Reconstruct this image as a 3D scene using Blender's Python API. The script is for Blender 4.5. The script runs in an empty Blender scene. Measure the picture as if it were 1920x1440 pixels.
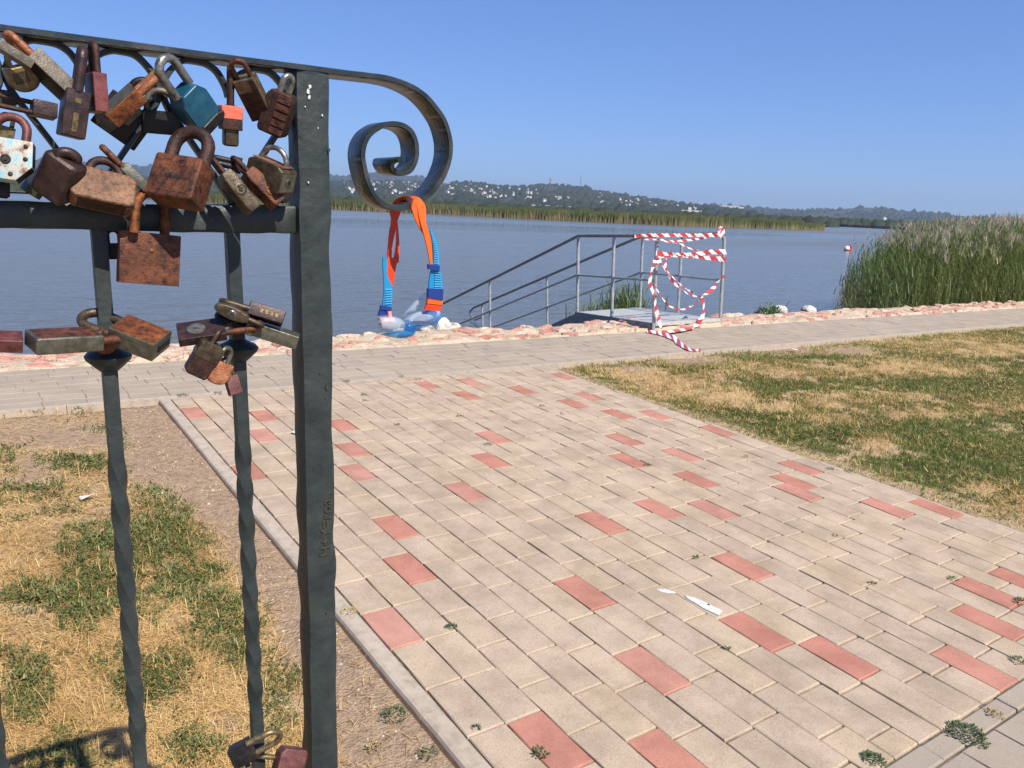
import bpy, bmesh, math, random
import numpy as np
from mathutils import Vector, Matrix
rng = np.random.default_rng(7); random.seed(7)
C = bpy.context.scene.collection
R = math.radians
# ------------------------------------------------------------------ camera
F, PITCH, ROLL, YAW, H = 1481.8, R(12.63), R(2.55), R(35.073), 1.65
SA, SB = -0.0067, 0.0357                     # gentle slope of the ground (towards the lake it rises)
CAM = np.array([0, 0, H])
cy_, sy_, cp_, sp_ = math.cos(YAW), math.sin(YAW), math.cos(PITCH), math.sin(PITCH)
FW = np.array([sy_*cp_, cy_*cp_, -sp_]); R0 = np.array([cy_, -sy_, 0.0]); U0 = np.cross(R0, FW)
RT = math.cos(ROLL)*R0 + math.sin(ROLL)*U0; UP = -math.sin(ROLL)*R0 + math.cos(ROLL)*U0
cam = bpy.data.cameras.new('camera'); co = bpy.data.objects.new('camera', cam); C.objects.link(co)
M = Matrix(((RT[0], UP[0], -FW[0], 0), (RT[1], UP[1], -FW[1], 0), (RT[2], UP[2], -FW[2], H), (0, 0, 0, 1)))
co.matrix_world = M
cam.sensor_fit = 'HORIZONTAL'; cam.sensor_width = 36; cam.lens = 36*F/1920
cam.clip_start = 0.05; cam.clip_end = 30000
sc = bpy.context.scene; sc.camera = co
# ------------------------------------------------------------------ sky, sun, exposure
SUN_EL, SUN_AZ = 48.5, 6.5                   # azimuth from -Y towards +X
w = bpy.data.worlds.new('World'); sc.world = w; w.use_nodes = True
nt = w.node_tree; bg = nt.nodes['Background']; sky = nt.nodes.new('ShaderNodeTexSky')
sky.sky_type = 'NISHITA'; sky.sun_disc = False
sky.sun_elevation = R(SUN_EL); sky.sun_rotation = R(180-SUN_AZ)
sky.altitude = 0; sky.air_density = 1.0; sky.dust_density = 0.0; sky.ozone_density = 1.5
gmn = nt.nodes.new('ShaderNodeGamma'); gmn.inputs[1].default_value = 0.70      # camera-like tone compression and white balance of the whole sky
wbn = nt.nodes.new('ShaderNodeMix'); wbn.data_type = 'RGBA'; wbn.blend_type = 'MULTIPLY'; wbn.inputs['Factor'].default_value = 1; wbn.inputs['B'].default_value = (.66, .97, 1.68, 1)
nt.links.new(sky.outputs[0], gmn.inputs[0]); nt.links.new(gmn.outputs[0], wbn.inputs['A']); nt.links.new(wbn.outputs['Result'], bg.inputs[0]); bg.inputs[1].default_value = 0.105
sl = bpy.data.lights.new('sun', 'SUN'); so = bpy.data.objects.new('sun', sl); C.objects.link(so)
sl.energy = 5.0; sl.angle = R(0.5); sl.color = (1.0, 0.93, 0.80)
sd = Vector((math.sin(R(SUN_AZ))*math.cos(R(SUN_EL)), -math.cos(R(SUN_AZ))*math.cos(R(SUN_EL)), math.sin(R(SUN_EL))))
so.rotation_euler = sd.to_track_quat('Z', 'Y').to_euler(); so.location = (2, -8, 12)
vs = sc.view_settings; vs.view_transform = 'Standard'; vs.look = 'None'; vs.exposure = 0.40; vs.gamma = 1
# ------------------------------------------------------------------ helpers
def ray(p):
    p = np.asarray(p, float)
    return FW + ((p[..., 0:1]-960)/F)*RT - ((p[..., 1:2]-720)/F)*UP
def depth(P): return (np.asarray(P)-CAM) @ FW
def proj(P):
    d = np.asarray(P, float)-CAM; z = d @ FW
    return np.stack([960+F*(d@RT)/z, 720-F*(d@UP)/z], -1)
def Z(x, y):
    return SA*np.clip(x, -8, 30)+SB*np.clip(y, -4, 7.6)
def G(p, dz=0.0):                             # photo point -> point on the sloped ground
    d = ray(p); t = (dz-H)/(d[..., 2]-SA*d[..., 0]-SB*d[..., 1]); return CAM+t[..., None]*d
def onY(p, y):                                # photo point -> point in the plane of the railing
    d = ray(p); return CAM+(np.asarray(y)/d[..., 1])[..., None]*d
def onZ(p, z):
    d = ray(p); return CAM+((z-H)/d[..., 2])[..., None]*d
def onP(p, q, n):                             # on the plane through q with normal n
    d = ray(p); t = ((np.asarray(q)-CAM)@n)/(d@n); return CAM+t[..., None]*d
def at(p, dist):
    d = ray(p); return CAM+d/np.linalg.norm(d[..., :2], axis=-1, keepdims=True)*np.asarray(dist)[..., None]
def hz(x): return 388+0.0445*(np.asarray(x, float)-960)
_P = rng.permutation(256); _P = np.concatenate([_P, _P, _P]); _RV = rng.random(256)
def vnoise(x, y):
    x = np.asarray(x, float); y = np.asarray(y, float)
    xi = np.floor(x).astype(int); yi = np.floor(y).astype(int); fx = x-xi; fy = y-yi
    fx = fx*fx*(3-2*fx); fy = fy*fy*(3-2*fy)
    h = lambda a, b: _RV[_P[(_P[a & 255]+b) & 255]]
    return (h(xi, yi)*(1-fx)+h(xi+1, yi)*fx)*(1-fy)+(h(xi, yi+1)*(1-fx)+h(xi+1, yi+1)*fx)*fy
def fbm(x, y, o=4):
    s = 0; a = 0.5
    for i in range(o):
        s = s+a*vnoise(x*2**i+17.3*i, y*2**i+5.1*i); a *= 0.5
    return s/(1-0.5**o)
def tag(o, label=None, cat=None, group=None, kind=None):
    if label: o['label'] = label
    if cat: o['category'] = cat
    if group: o['group'] = group
    if kind: o['kind'] = kind
    return o
def empty(name, loc=(0, 0, 0), mat=None):
    o = bpy.data.objects.new(name, None); o.empty_display_size = 0.05; C.objects.link(o)
    if mat is not None: o.matrix_world = mat
    else: o.location = loc
    return o
def link(name, me, parent=None):
    o = bpy.data.objects.new(name, me); C.objects.link(o)
    if parent is not None: o.parent = parent
    return o
def npmesh(name, V, Fc, mats, parent=None, tint=None, mi=None, smooth=False):
    V = np.asarray(V, np.float32).reshape(-1, 3); Fc = np.asarray(Fc, np.int32); k = Fc.shape[1]; n = len(Fc)
    me = bpy.data.meshes.new(name); me.vertices.add(len(V)); me.vertices.foreach_set('co', V.ravel())
    me.loops.add(n*k); me.loops.foreach_set('vertex_index', Fc.ravel())
    me.polygons.add(n); me.polygons.foreach_set('loop_start', np.arange(0, n*k, k, dtype=np.int32))
    if smooth: me.polygons.foreach_set('use_smooth', np.ones(n, bool))
    for m in (mats if isinstance(mats, (list, tuple)) else [mats]): me.materials.append(m)
    if mi is not None: me.polygons.foreach_set('material_index', np.asarray(mi, np.int32))
    if tint is not None:
        a = me.attributes.new('tint', 'FLOAT', 'POINT'); a.data.foreach_set('value', np.asarray(tint, np.float32).ravel())
    me.update(calc_edges=True)
    return link(name, me, parent)
class MB:
    def __init__(s): s.v = []; s.f = []; s.m = []; s.t = []
    def add(s, v, f, mi=0, t=0.5):
        o = len(s.v); s.v += [tuple(map(float, p)) for p in v]; s.f += [tuple(i+o for i in q) for q in f]
        s.m += [mi]*len(f); s.t += [t]*len(v)
    def box(s, c, sz, mi=0, A=None, t=0.5):
        c = np.asarray(c, float); h = np.asarray(sz, float)/2
        p = np.array([(x, y, z) for x in (-1, 1) for y in (-1, 1) for z in (-1, 1)])*h
        if A is not None: p = p@np.asarray(A, float).T
        s.add(p+c, [(0, 1, 3, 2), (4, 6, 7, 5), (0, 4, 5, 1), (2, 3, 7, 6), (0, 2, 6, 4), (1, 5, 7, 3)], mi, t)
    def tube(s, pts, r, n=10, mi=0, caps=True, ref=None):
        pts = [np.asarray(p, float) for p in pts]; m = len(pts)
        rs = r if isinstance(r, (list, tuple, np.ndarray)) else [r]*m
        tg = []
        for i in range(m):
            d = pts[min(i+1, m-1)]-pts[max(i-1, 0)]; tg.append(d/max(np.linalg.norm(d), 1e-9))
        a = np.array([0, 0, 1.0]) if abs(tg[0][2]) < 0.9 else np.array([1.0, 0, 0])
        if ref is not None: a = np.asarray(ref, float)
        v = []
        for i in range(m):
            a = a-(a@tg[i])*tg[i]; a = a/max(np.linalg.norm(a), 1e-9); b = np.cross(tg[i], a)
            v += [pts[i]+rs[i]*(math.cos(2*math.pi*(k+.5)/n)*a+math.sin(2*math.pi*(k+.5)/n)*b) for k in range(n)]
        f = [(i*n+k, i*n+(k+1) % n, (i+1)*n+(k+1) % n, (i+1)*n+k) for i in range(m-1) for k in range(n)]
        if caps: f += [tuple(range(n-1, -1, -1)), tuple(range((m-1)*n, m*n))]
        s.add(v, f, mi)
    def lathe(s, c, prof, n=20, mi=0, A=None):  # prof: (radius, height)
        v = []
        for (r, z) in prof:
            for k in range(n):
                a = 2*math.pi*k/n; q = np.array([r*math.cos(a), r*math.sin(a), z])
                v.append(q if A is None else np.asarray(A)@q)
        m = len(prof)
        f = [(i*n+k, i*n+(k+1) % n, (i+1)*n+(k+1) % n, (i+1)*n+k) for i in range(m-1) for k in range(n)]
        f += [tuple(range(n-1, -1, -1)), tuple(range((m-1)*n, m*n))]
        s.add(np.array(v)+np.asarray(c, float), f, mi)
    def sheet(s, Lp, Rp, off, mi=0, mis=None):  # a band between two edge curves, with thickness vector off
        Lp = np.asarray(Lp, float); Rp = np.asarray(Rp, float); n = len(Lp); off = np.asarray(off, float)
        v = np.concatenate([Lp, Rp, Lp+off, Rp+off]); o = len(s.v)
        s.v += [tuple(p) for p in v]; s.t += [0.5]*len(v)
        for i in range(n-1):
            q = [(i, i+1, n+i+1, n+i), (2*n+i, 3*n+i, 3*n+i+1, 2*n+i+1), (i, 2*n+i, 2*n+i+1, i+1), (n+i, n+i+1, 3*n+i+1, 3*n+i)]
            if i == 0: q.append((0, n, 3*n, 2*n))
            if i == n-2: q.append((n-1, 3*n-1, 4*n-1, 2*n-1))
            for k in q: s.f.append(tuple(j+o for j in k)); s.m.append(mi if mis is None else mis[i])
    def build(s, name, mats, parent=None, smooth=False, tint=False):
        me = bpy.data.meshes.new(name); me.from_pydata(s.v, [], s.f)
        for m in (mats if isinstance(mats, (list, tuple)) else [mats]): me.materials.append(m)
        me.polygons.foreach_set('material_index', s.m)
        if smooth: me.polygons.foreach_set('use_smooth', [True]*len(s.f))
        if tint:
            a = me.attributes.new('tint', 'FLOAT', 'POINT'); a.data.foreach_set('value', s.t)
        me.update()
        o = link(name, me, parent)
        if smooth:
            try: me.set_sharp_from_angle(angle=R(38))
            except Exception: pass
        return o
def curve(pts, n=8):                           # Catmull-Rom through the points
    p = np.asarray(pts, float); p = np.vstack([2*p[0]-p[1], p, 2*p[-1]-p[-2]]); out = []
    for i in range(1, len(p)-2):
        for t in np.linspace(0, 1, n, endpoint=False):
            a, b, c, d = p[i-1], p[i], p[i+1], p[i+2]
            out.append(0.5*((2*b)+(c-a)*t+(2*a-5*b+4*c-d)*t*t+(3*b-a-3*c+d)*t**3))
    out.append(p[-2]); return np.array(out)
def text_mesh(txt, size, ext):
    cu = bpy.data.curves.new('letters', 'FONT'); cu.body = txt; cu.size = size; cu.extrude = ext; cu.align_x = 'CENTER'; cu.align_y = 'CENTER'
    o = bpy.data.objects.new('letters', cu); C.objects.link(o)
    bpy.context.view_layer.update()
    me = bpy.data.meshes.new_from_object(o.evaluated_get(bpy.context.evaluated_depsgraph_get()))
    bpy.data.objects.remove(o); return me
# ------------------------------------------------------------------ materials
def _base(name, rough, metal, spec=0.5):
    m = bpy.data.materials.new(name); m.use_nodes = True; n = m.node_tree.nodes; b = n['Principled BSDF']
    b.inputs['Roughness'].default_value = rough; b.inputs['Metallic'].default_value = metal
    b.inputs['Specular IOR Level'].default_value = spec
    return m, n, m.node_tree.links, b
def ramp(n, cols, lo=0.3, hi=0.7):
    r = n.new('ShaderNodeValToRGB'); e = r.color_ramp.elements
    while len(e) < len(cols): e.new(0.5)
    for i, c in enumerate(cols):
        e[i].position = lo+(hi-lo)*i/max(1, len(cols)-1); e[i].color = (*c, 1)
    return r
def pmat(name, cols, scale=20, rough=0.6, metal=0.0, bump=0.0, bscale=None, bdist=0.01, detail=6, lo=0.32, hi=0.68, spec=0.5, tint=None, tscale=1.0, rvar=0.0, distort=0.0, stain=None):
    """noise-coloured surface; tint = list of colours picked by the per-piece attribute and multiplied by the noise."""
    m, n, l, b = _base(name, rough, metal, spec)
    g = n.new('ShaderNodeNewGeometry'); t = n.new('ShaderNodeTexNoise')
    t.inputs['Scale'].default_value = scale; t.inputs['Detail'].default_value = detail; t.inputs['Roughness'].default_value = 0.6
    t.inputs['Distortion'].default_value = distort
    l.new(g.outputs['Position'], t.inputs['Vector'])
    r = ramp(n, cols, lo, hi); l.new(t.outputs['Fac'], r.inputs[0]); out = r.outputs[0]
    if tint:
        a = n.new('ShaderNodeAttribute'); a.attribute_name = 'tint'
        r2 = ramp(n, tint, 0, 1); l.new(a.outputs['Fac'], r2.inputs[0])
        mx = n.new('ShaderNodeMix'); mx.data_type = 'RGBA'; mx.blend_type = 'MULTIPLY'; mx.inputs['Factor'].default_value = 1
        l.new(r2.outputs[0], mx.inputs['A']); l.new(out, mx.inputs['B']); out = mx.outputs['Result']
    if stain:                                    # (scale, dark, light): broad weathering
        t3 = n.new('ShaderNodeTexNoise'); t3.inputs['Scale'].default_value = stain[0]; t3.inputs['Detail'].default_value = 5; t3.inputs['Roughness'].default_value = .65
        l.new(g.outputs['Position'], t3.inputs['Vector']); r3 = ramp(n, [stain[1], stain[2]], .36, .62); l.new(t3.outputs['Fac'], r3.inputs[0])
        m3 = n.new('ShaderNodeMix'); m3.data_type = 'RGBA'; m3.blend_type = 'MULTIPLY'; m3.inputs['Factor'].default_value = 1
        l.new(out, m3.inputs['A']); l.new(r3.outputs[0], m3.inputs['B']); out = m3.outputs['Result']
    l.new(out, b.inputs['Base Color'])
    if rvar:
        mr = n.new('ShaderNodeMapRange'); mr.inputs['To Min'].default_value = rough-rvar; mr.inputs['To Max'].default_value = rough+rvar
        l.new(t.outputs['Fac'], mr.inputs['Value']); l.new(mr.outputs[0], b.inputs['Roughness'])
    if bump:
        t2 = n.new('ShaderNodeTexNoise'); t2.inputs['Scale'].default_value = bscale or scale*3; t2.inputs['Detail'].default_value = 4
        l.new(g.outputs['Position'], t2.inputs['Vector'])
        bp = n.new('ShaderNodeBump'); bp.inputs['Strength'].default_value = bump; bp.inputs['Distance'].default_value = bdist
        l.new(t2.outputs['Fac'], bp.inputs['Height']); l.new(bp.outputs[0], b.inputs['Normal'])
    return m
def leafmat(name, cols, rough=0.55, trans=0.25, spec=0.3, pos=None):
    m, n, l, b = _base(name, rough, 0, spec)
    a = n.new('ShaderNodeAttribute'); a.attribute_name = 'tint'; r = ramp(n, cols, 0, 1); l.new(a.outputs['Fac'], r.inputs[0])
    if pos:
        for e, p in zip(r.color_ramp.elements, pos): e.position = p
    l.new(r.outputs[0], b.inputs['Base Color'])
    if trans:
        tr = n.new('ShaderNodeBsdfTranslucent'); l.new(r.outputs[0], tr.inputs['Color'])
        mx = n.new('ShaderNodeMixShader'); mx.inputs[0].default_value = trans
        o = n['Material Output']; l.new(b.outputs[0], mx.inputs[1]); l.new(tr.outputs[0], mx.inputs[2]); l.new(mx.outputs[0], o.inputs['Surface'])
    return m
W1 = (1, 1, 1)
MT = {}
ST = dict(stain=(5.5, (.80, .78, .76), (1.05, 1.04, 1.03)))
MT['paver'] = pmat('paver_tan', [(.55, .53, .50), (.95, .945, .93), (1.04, 1.03, 1.01), (1.30, 1.29, 1.27)], 190, 0.92, 0, 0.6, 480, 0.004, 6, .28, .74, .22, tint=[(.46, .364, .277), (.48, .382, .290), (.50, .398, .300), (.495, .392, .282), (.468, .369, .286), (.49, .388, .296)], **ST)
MT['paver_red'] = pmat('paver_red', [(.70, .68, .66), (.96, .95, .95), (1.04, 1.04, 1.04), (1.22, 1.28, 1.28)], 190, 0.92, 0, 0.5, 480, 0.004, 6, .28, .74, .22, tint=[(.45, .20, .145), (.49, .235, .175), (.465, .21, .155), (.50, .265, .205)], **ST)
MT['paver_grey'] = pmat('paver_grey', [(.70, .69, .67), (.96, .95, .94), (1.04, 1.03, 1.02), (1.2, 1.19, 1.18)], 180, 0.92, 0, 0.5, 420, 0.004, 6, .28, .74, .22, tint=[(.345, .29, .235), (.365, .31, .25), (.385, .325, .262)], stain=(2.2, (.9, .89, .88), (1.05, 1.04, 1.03)))
MT['joint_light'] = pmat('joint_pale_sand', [(.30, .25, .19), (.44, .375, .29), (.52, .45, .36)], 30, 0.95, 0, 0.8, 260, 0.006, 8)
MT['joint'] = pmat('joint_sand', [(.09, .07, .05), (.20, .16, .115), (.36, .30, .225)], 22, 0.95, 0, 0.8, 260, 0.006, 8)
MT['kerb'] = pmat('kerb_concrete', [(.34, .28, .215), (.43, .355, .275), (.48, .40, .315)], 22, 0.9, 0, 0.5, 300, 0.003, 10)
MT['mortar'] = pmat('mortar', [(.40, .29, .19), (.55, .45, .32), (.60, .51, .38)], 7, 0.9, 0, 0.9, 60, 0.03, 8)
MT['sandstone'] = pmat('red_sandstone', [(.74, .70, .68), (1, 1, 1), (1.25, 1.3, 1.3)], 14, 0.85, 0, 0.9, 45, 0.03, 8, tint=[(.44, .20, .15), (.52, .28, .215), (.55, .36, .27), (.48, .235, .18), (.58, .45, .34), (.56, .40, .31), (.60, .50, .38)])
MT['limestone'] = pmat('limestone', [(.16, .14, .12), (.50, .46, .40), (.70, .66, .60)], 9, 0.85, 0, 0.8, 30, 0.03, 8, .36, .55)
MT['iron'] = pmat('painted_iron', [(.017, .025, .025), (.028, .037, .037), (.040, .049, .047)], 30, 0.48, 0.0, 0.35, 90, 0.004, 6, spec=0.42, rvar=0.12)
MT['iron_edge'] = MT['iron']
MT['iron_worn'] = pmat('worn_iron', [(.016, .023, .023), (.034, .040, .039), (.095, .075, .062)], 38, 0.30, 0.08, 0.4, 140, 0.003, 8, .38, .75, spec=0.6, rvar=0.14)
MT['steel'] = pmat('galvanised_steel', [(.26, .27, .275), (.37, .38, .38), (.46, .465, .46)], 25, 0.5, 0.35, 0.15, 80, 0.002)
MT['steel_dark'] = pmat('weathered_steel', [(.14, .145, .15), (.21, .215, .22), (.28, .28, .275)], 18, 0.55, 0.3, 0.2, 60, 0.002)
MT['deck'] = pmat('deck_grating', [(.38, .375, .36), (.50, .495, .47), (.56, .55, .52)], 30, 0.55, 0.2, 0.3, 120, 0.003)
MT['red_tape'] = pmat('tape_red', [(.42, .04, .05), (.54, .06, .07)], 40, 0.35)
MT['white_tape'] = pmat('tape_white', [(.72, .68, .67), (.82, .80, .79)], 40, 0.35)
def lockmat(nm, cols, scale=260, rough=0.6, metal=0.35, bump=0.55, bscale=700, **k):
    MT[nm] = pmat(nm, cols, scale, rough, metal, bump, bscale, 0.0011, 8, rvar=0.14, **k)
lockmat('rust', [(.028, .011, .009), (.092, .032, .018), (.175, .062, .028), (.11, .038, .020)], 150, stain=(45, (.45, .42, .42), (1.15, 1.1, 1.05)))
lockmat('rust_brown', [(.020, .011, .010), (.052, .022, .017), (.092, .038, .025)], 170, stain=(45, (.6, .6, .6), (1.15, 1.1, 1.05)))
lockmat('rust_orange', [(.06, .020, .010), (.19, .060, .018), (.29, .105, .030)], 190, stain=(50, (.45, .42, .42), (1.15, 1.1, 1.05)))
lockmat('copper_rust', [(.14, .048, .022), (.30, .105, .045), (.42, .185, .085)], 120, metal=0.4, rough=0.5)
lockmat('rust_tan', [(.07, .028, .020), (.165, .080, .045), (.27, .150, .080), (.14, .055, .038)], 230, stain=(40, (.55, .48, .46), (1.1, 1.08, 1.05)), metal=0.2)
lockmat('purple_brown', [(.022, .013, .014), (.042, .023, .022), (.075, .037, .029)], 120, rough=0.42, metal=0.3, bump=0.25)
lockmat('red_brown', [(.055, .015, .014), (.115, .032, .028), (.16, .052, .042)], 140, rough=0.5, metal=0.1, bump=0.3)
lockmat('brass', [(.10, .070, .034), (.21, .155, .080), (.29, .22, .12)], 180, rough=0.42, metal=0.6, bump=0.25)
lockmat('bronze', [(.040, .028, .018), (.080, .058, .036), (.120, .090, .056)], 150, rough=0.45, metal=0.5, bump=0.3)
lockmat('olive_steel', [(.085, .080, .058), (.145, .138, .105), (.20, .19, .15)], 130, rough=0.36, metal=0.6, bump=0.2)
lockmat('grey_bronze', [(.075, .060, .048), (.135, .112, .088), (.19, .162, .128)], 160, rough=0.5, metal=0.4, bump=0.3)
lockmat('chrome', [(.09, .08, .065), (.22, .21, .19), (.34, .325, .30)], 150, rough=0.36, metal=0.65, bump=0.25)
lockmat('black_steel', [(.006, .006, .007), (.013, .012, .012), (.030, .021, .018)], 140, rough=0.45, metal=0.3, bump=0.3)
lockmat('dark_green', [(.018, .028, .02), (.035, .048, .032), (.06, .065, .04)], 140, rough=0.5, metal=0.2, bump=0.3)
lockmat('blue_paint', [(.005, .048, .085), (.008, .072, .125), (.014, .095, .15)], 90, rough=0.35, metal=0.0, bump=0.12)
lockmat('orange_paint', [(.50, .10, .055), (.68, .15, .085), (.74, .20, .12)], 120, rough=0.45, metal=0.0, bump=0.2)
lockmat('red_paint', [(.085, .022, .022), (.165, .044, .042), (.21, .062, .056)], 140, rough=0.4, metal=0.0, bump=0.2)
lockmat('white_blue_paint', [(.11, .045, .03), (.22, .12, .08), (.38, .34, .27), (.42, .43, .39), (.24, .42, .48), (.22, .40, .47)], 105, rough=0.45, metal=0.0, bump=0.25, lo=.30, hi=.66)
lockmat('gold_print', [(.07, .045, .02), (.17, .115, .045), (.25, .17, .065)], 300, rough=0.4, metal=0.5, bump=0.1)
lockmat('keyhole', [(.008, .007, .006), (.02, .016, .014)], 90, rough=0.7, metal=0, bump=0.1)
MT['paint_chip'] = pmat('bare_paint_chip', [(.55, .55, .5), (.75, .75, .7)], 300, 0.3)
MT['scratch'] = pmat('rust_scratch', [(.028, .028, .018), (.072, .052, .028)], 200, 0.8)
MT['orange_strap'] = pmat('orange_silicone', [(.85, .115, .015), (.92, .14, .02)], 30, 0.42, spec=0.4)
MT['shade_red_strap'] = pmat('shade_red_silicone', [(.66, .05, .012), (.74, .065, .018)], 30, 0.42, spec=0.4)  # rear orange strap with its shade put into the colour; also the red clip
MT['blue_strap'] = pmat('blue_silicone', [(.010, .22, .46), (.016, .26, .52)], 30, 0.4, spec=0.4)
MT['rib_blue'] = pmat('light_blue_rib', [(.07, .38, .62), (.10, .43, .68)], 30, 0.4)
MT['navy'] = pmat('navy_plastic', [(.012, .035, .19), (.018, .045, .23)], 30, 0.35)
MT['pink'] = pmat('pink_plastic', [(.62, .26, .25), (.74, .36, .34)], 60, 0.4)
def clearmat(nm, tcol, dcol, fac):
    m, n, l, b = _base(nm, 0.12, 0, 0.6); b.inputs['Base Color'].default_value = (*dcol, 1)
    t = n.new('ShaderNodeBsdfTransparent'); t.inputs[0].default_value = (*tcol, 1)
    mx = n.new('ShaderNodeMixShader'); mx.inputs[0].default_value = fac
    l.new(t.outputs[0], mx.inputs[1]); l.new(b.outputs[0], mx.inputs[2]); l.new(mx.outputs[0], n['Material Output'].inputs['Surface']); MT[nm] = m
clearmat('clear_lens', (.84, .92, .98), (.60, .70, .80), .42)
clearmat('blue_clear', (.25, .58, .92), (.06, .32, .72), .55)
MT['weed'] = leafmat('weed_leaf', [(.042, .066, .028), (.088, .13, .05), (.15, .20, .08)], 0.6, .2)
MT['bush_leaf'] = leafmat('bush_leaf', [(.09, .15, .04), (.15, .23, .06), (.24, .32, .10)], 0.5, .3)
MT['weed_dry'] = leafmat('dry_leaf', [(.22, .15, .05), (.42, .33, .12), (.50, .42, .20)], 0.7, .2)
MT['lawn'] = leafmat('lawn_blade', [(.055, .085, .014), (.105, .155, .026), (.18, .225, .05), (.42, .34, .13)], 0.6, .28)
MT['grass'] = leafmat('lawn_green', [(.036, .054, .014), (.072, .104, .024), (.145, .175, .05), (.40, .33, .15)], 0.6, .22)
MT['straw'] = leafmat('dry_straw', [(.34, .19, .07), (.60, .385, .145), (.76, .54, .235), (.82, .64, .33)], 0.65, .15)
MT['reed'] = leafmat('reed_leaf', [(.50, .36, .22), (.44, .34, .165), (.185, .215, .068), (.125, .185, .055), (.29, .32, .13)], 0.55, .40, pos=[0, .22, .45, .7, 1])
MT['reed_plume'] = leafmat('reed_plume', [(.48, .38, .29), (.64, .53, .40), (.74, .63, .49)], 0.8, .4)
MT['far_reed'] = leafmat('far_reed_leaf', [(.25, .19, .105), (.24, .195, .095), (.13, .14, .05), (.085, .105, .036), (.16, .17, .065)], 0.7, .15, pos=[0, .25, .5, .75, 1])
MT['wood'] = leafmat('wooded_slope', [(.014, .022, .014), (.024, .034, .019), (.042, .052, .028)], 0.8, 0)
MT['hill'] = pmat('hill_ground', [(.020, .028, .016), (.036, .044, .024), (.08, .076, .045)], .012, 0.95, lo=.35, hi=.72)
MT['meadow'] = pmat('meadow', [(.075, .105, .03), (.11, .135, .045), (.16, .16, .07)], .02, 0.95)
MT['field'] = pmat('dry_field', [(.42, .34, .22), (.50, .41, .27)], .03, 0.95)
MT['house_wall'] = pmat('house_wall', [(.64, .62, .58), (.80, .78, .74)], .06, 0.8)
MT['house_roof'] = pmat('house_roof', [(.20, .105, .08), (.27, .15, .115)], .06, 0.85)
MT['roof_grey'] = pmat('roof_grey', [(.30, .28, .26), (.48, .46, .42)], .05, 0.8)
MT['stone_dark'] = pmat('dark_stone', [(.03, .03, .032), (.06, .06, .06)], 1, 0.9)
MT['buoy_red'] = pmat('buoy_red', [(.50, .03, .03), (.58, .05, .05)], 4, 0.4)
MT['buoy_white'] = pmat('buoy_white', [(.72, .70, .70), (.8, .79, .78)], 4, 0.4)
MT['white_mark'] = pmat('white_paint', [(.50, .49, .46), (.68, .67, .64)], 60, 0.8)
MT['pebble'] = leafmat('pebble', [(.20, .15, .11), (.34, .28, .22), (.58, .52, .44)], 0.8, 0)
# ground soil with a painted mask (0 soil, .5 straw litter, 1 green litter)
m, n, l, b = _base('soil', 0.95, 0, 0.2)
g = n.new('ShaderNodeNewGeometry'); t = n.new('ShaderNodeTexNoise'); t.inputs['Scale'].default_value = 26; t.inputs['Detail'].default_value = 9; t.inputs['Roughness'].default_value = .68
l.new(g.outputs['Position'], t.inputs['Vector'])
a = n.new('ShaderNodeAttribute'); a.attribute_name = 'tint'
r1 = ramp(n, [(.355, .248, .165), (.50, .36, .20), (.15, .135, .06)], 0, 1); l.new(a.outputs['Fac'], r1.inputs[0])
r2 = ramp(n, [(.55, .53, .50), (1.0, 1, 1), (1.32, 1.3, 1.28)], .28, .74); l.new(t.outputs['Fac'], r2.inputs[0])
mx = n.new('ShaderNodeMix'); mx.data_type = 'RGBA'; mx.blend_type = 'MULTIPLY'; mx.inputs['Factor'].default_value = 1
l.new(r1.outputs[0], mx.inputs['A']); l.new(r2.outputs[0], mx.inputs['B']); l.new(mx.outputs['Result'], b.inputs['Base Color'])
bp = n.new('ShaderNodeBump'); bp.inputs['Strength'].default_value = .8; bp.inputs['Distance'].default_value = .02
t2 = n.new('ShaderNodeTexNoise'); t2.inputs['Scale'].default_value = 90; t2.inputs['Detail'].default_value = 6; l.new(g.outputs['Position'], t2.inputs['Vector'])
l.new(t2.outputs['Fac'], bp.inputs['Height']); l.new(bp.outputs[0], b.inputs['Normal']); MT['soil'] = m
# lake water: murky, glossy, small ripples
m, n, l, b = _base('lake_water', 0.16, 0, 0.5); b.inputs['IOR'].default_value = 1.333
g = n.new('ShaderNodeNewGeometry')
def wnoise(sx, sy, sc_, det):
    mp = n.new('ShaderNodeMapping'); mp.inputs['Scale'].default_value = (sx, sy, 1); mp.inputs['Rotation'].default_value = (0, 0, R(-28))
    l.new(g.outputs['Position'], mp.inputs['Vector']); t = n.new('ShaderNodeTexNoise'); t.inputs['Scale'].default_value = sc_; t.inputs['Detail'].default_value = det
    l.new(mp.outputs[0], t.inputs['Vector']); return t
ta = wnoise(.35, 1, 1.6, 5); tb = wnoise(.25, 1, .02, 5)
rw = ramp(n, [(.092, .082, .050), (.160, .142, .092)], .35, .68); l.new(tb.outputs['Fac'], rw.inputs[0]); l.new(rw.outputs[0], b.inputs['Base Color'])
rr = n.new('ShaderNodeMapRange'); rr.inputs['From Min'].default_value = .35; rr.inputs['From Max'].default_value = .65; rr.inputs['To Min'].default_value = .06; rr.inputs['To Max'].default_value = .32
l.new(tb.outputs['Fac'], rr.inputs['Value']); l.new(rr.outputs[0], b.inputs['Roughness'])
bp = n.new('ShaderNodeBump'); bp.inputs['Strength'].default_value = .75; bp.inputs['Distance'].default_value = .12
l.new(ta.outputs['Fac'], bp.inputs['Height']); l.new(bp.outputs[0], b.inputs['Normal']); MT['water'] = m
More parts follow.
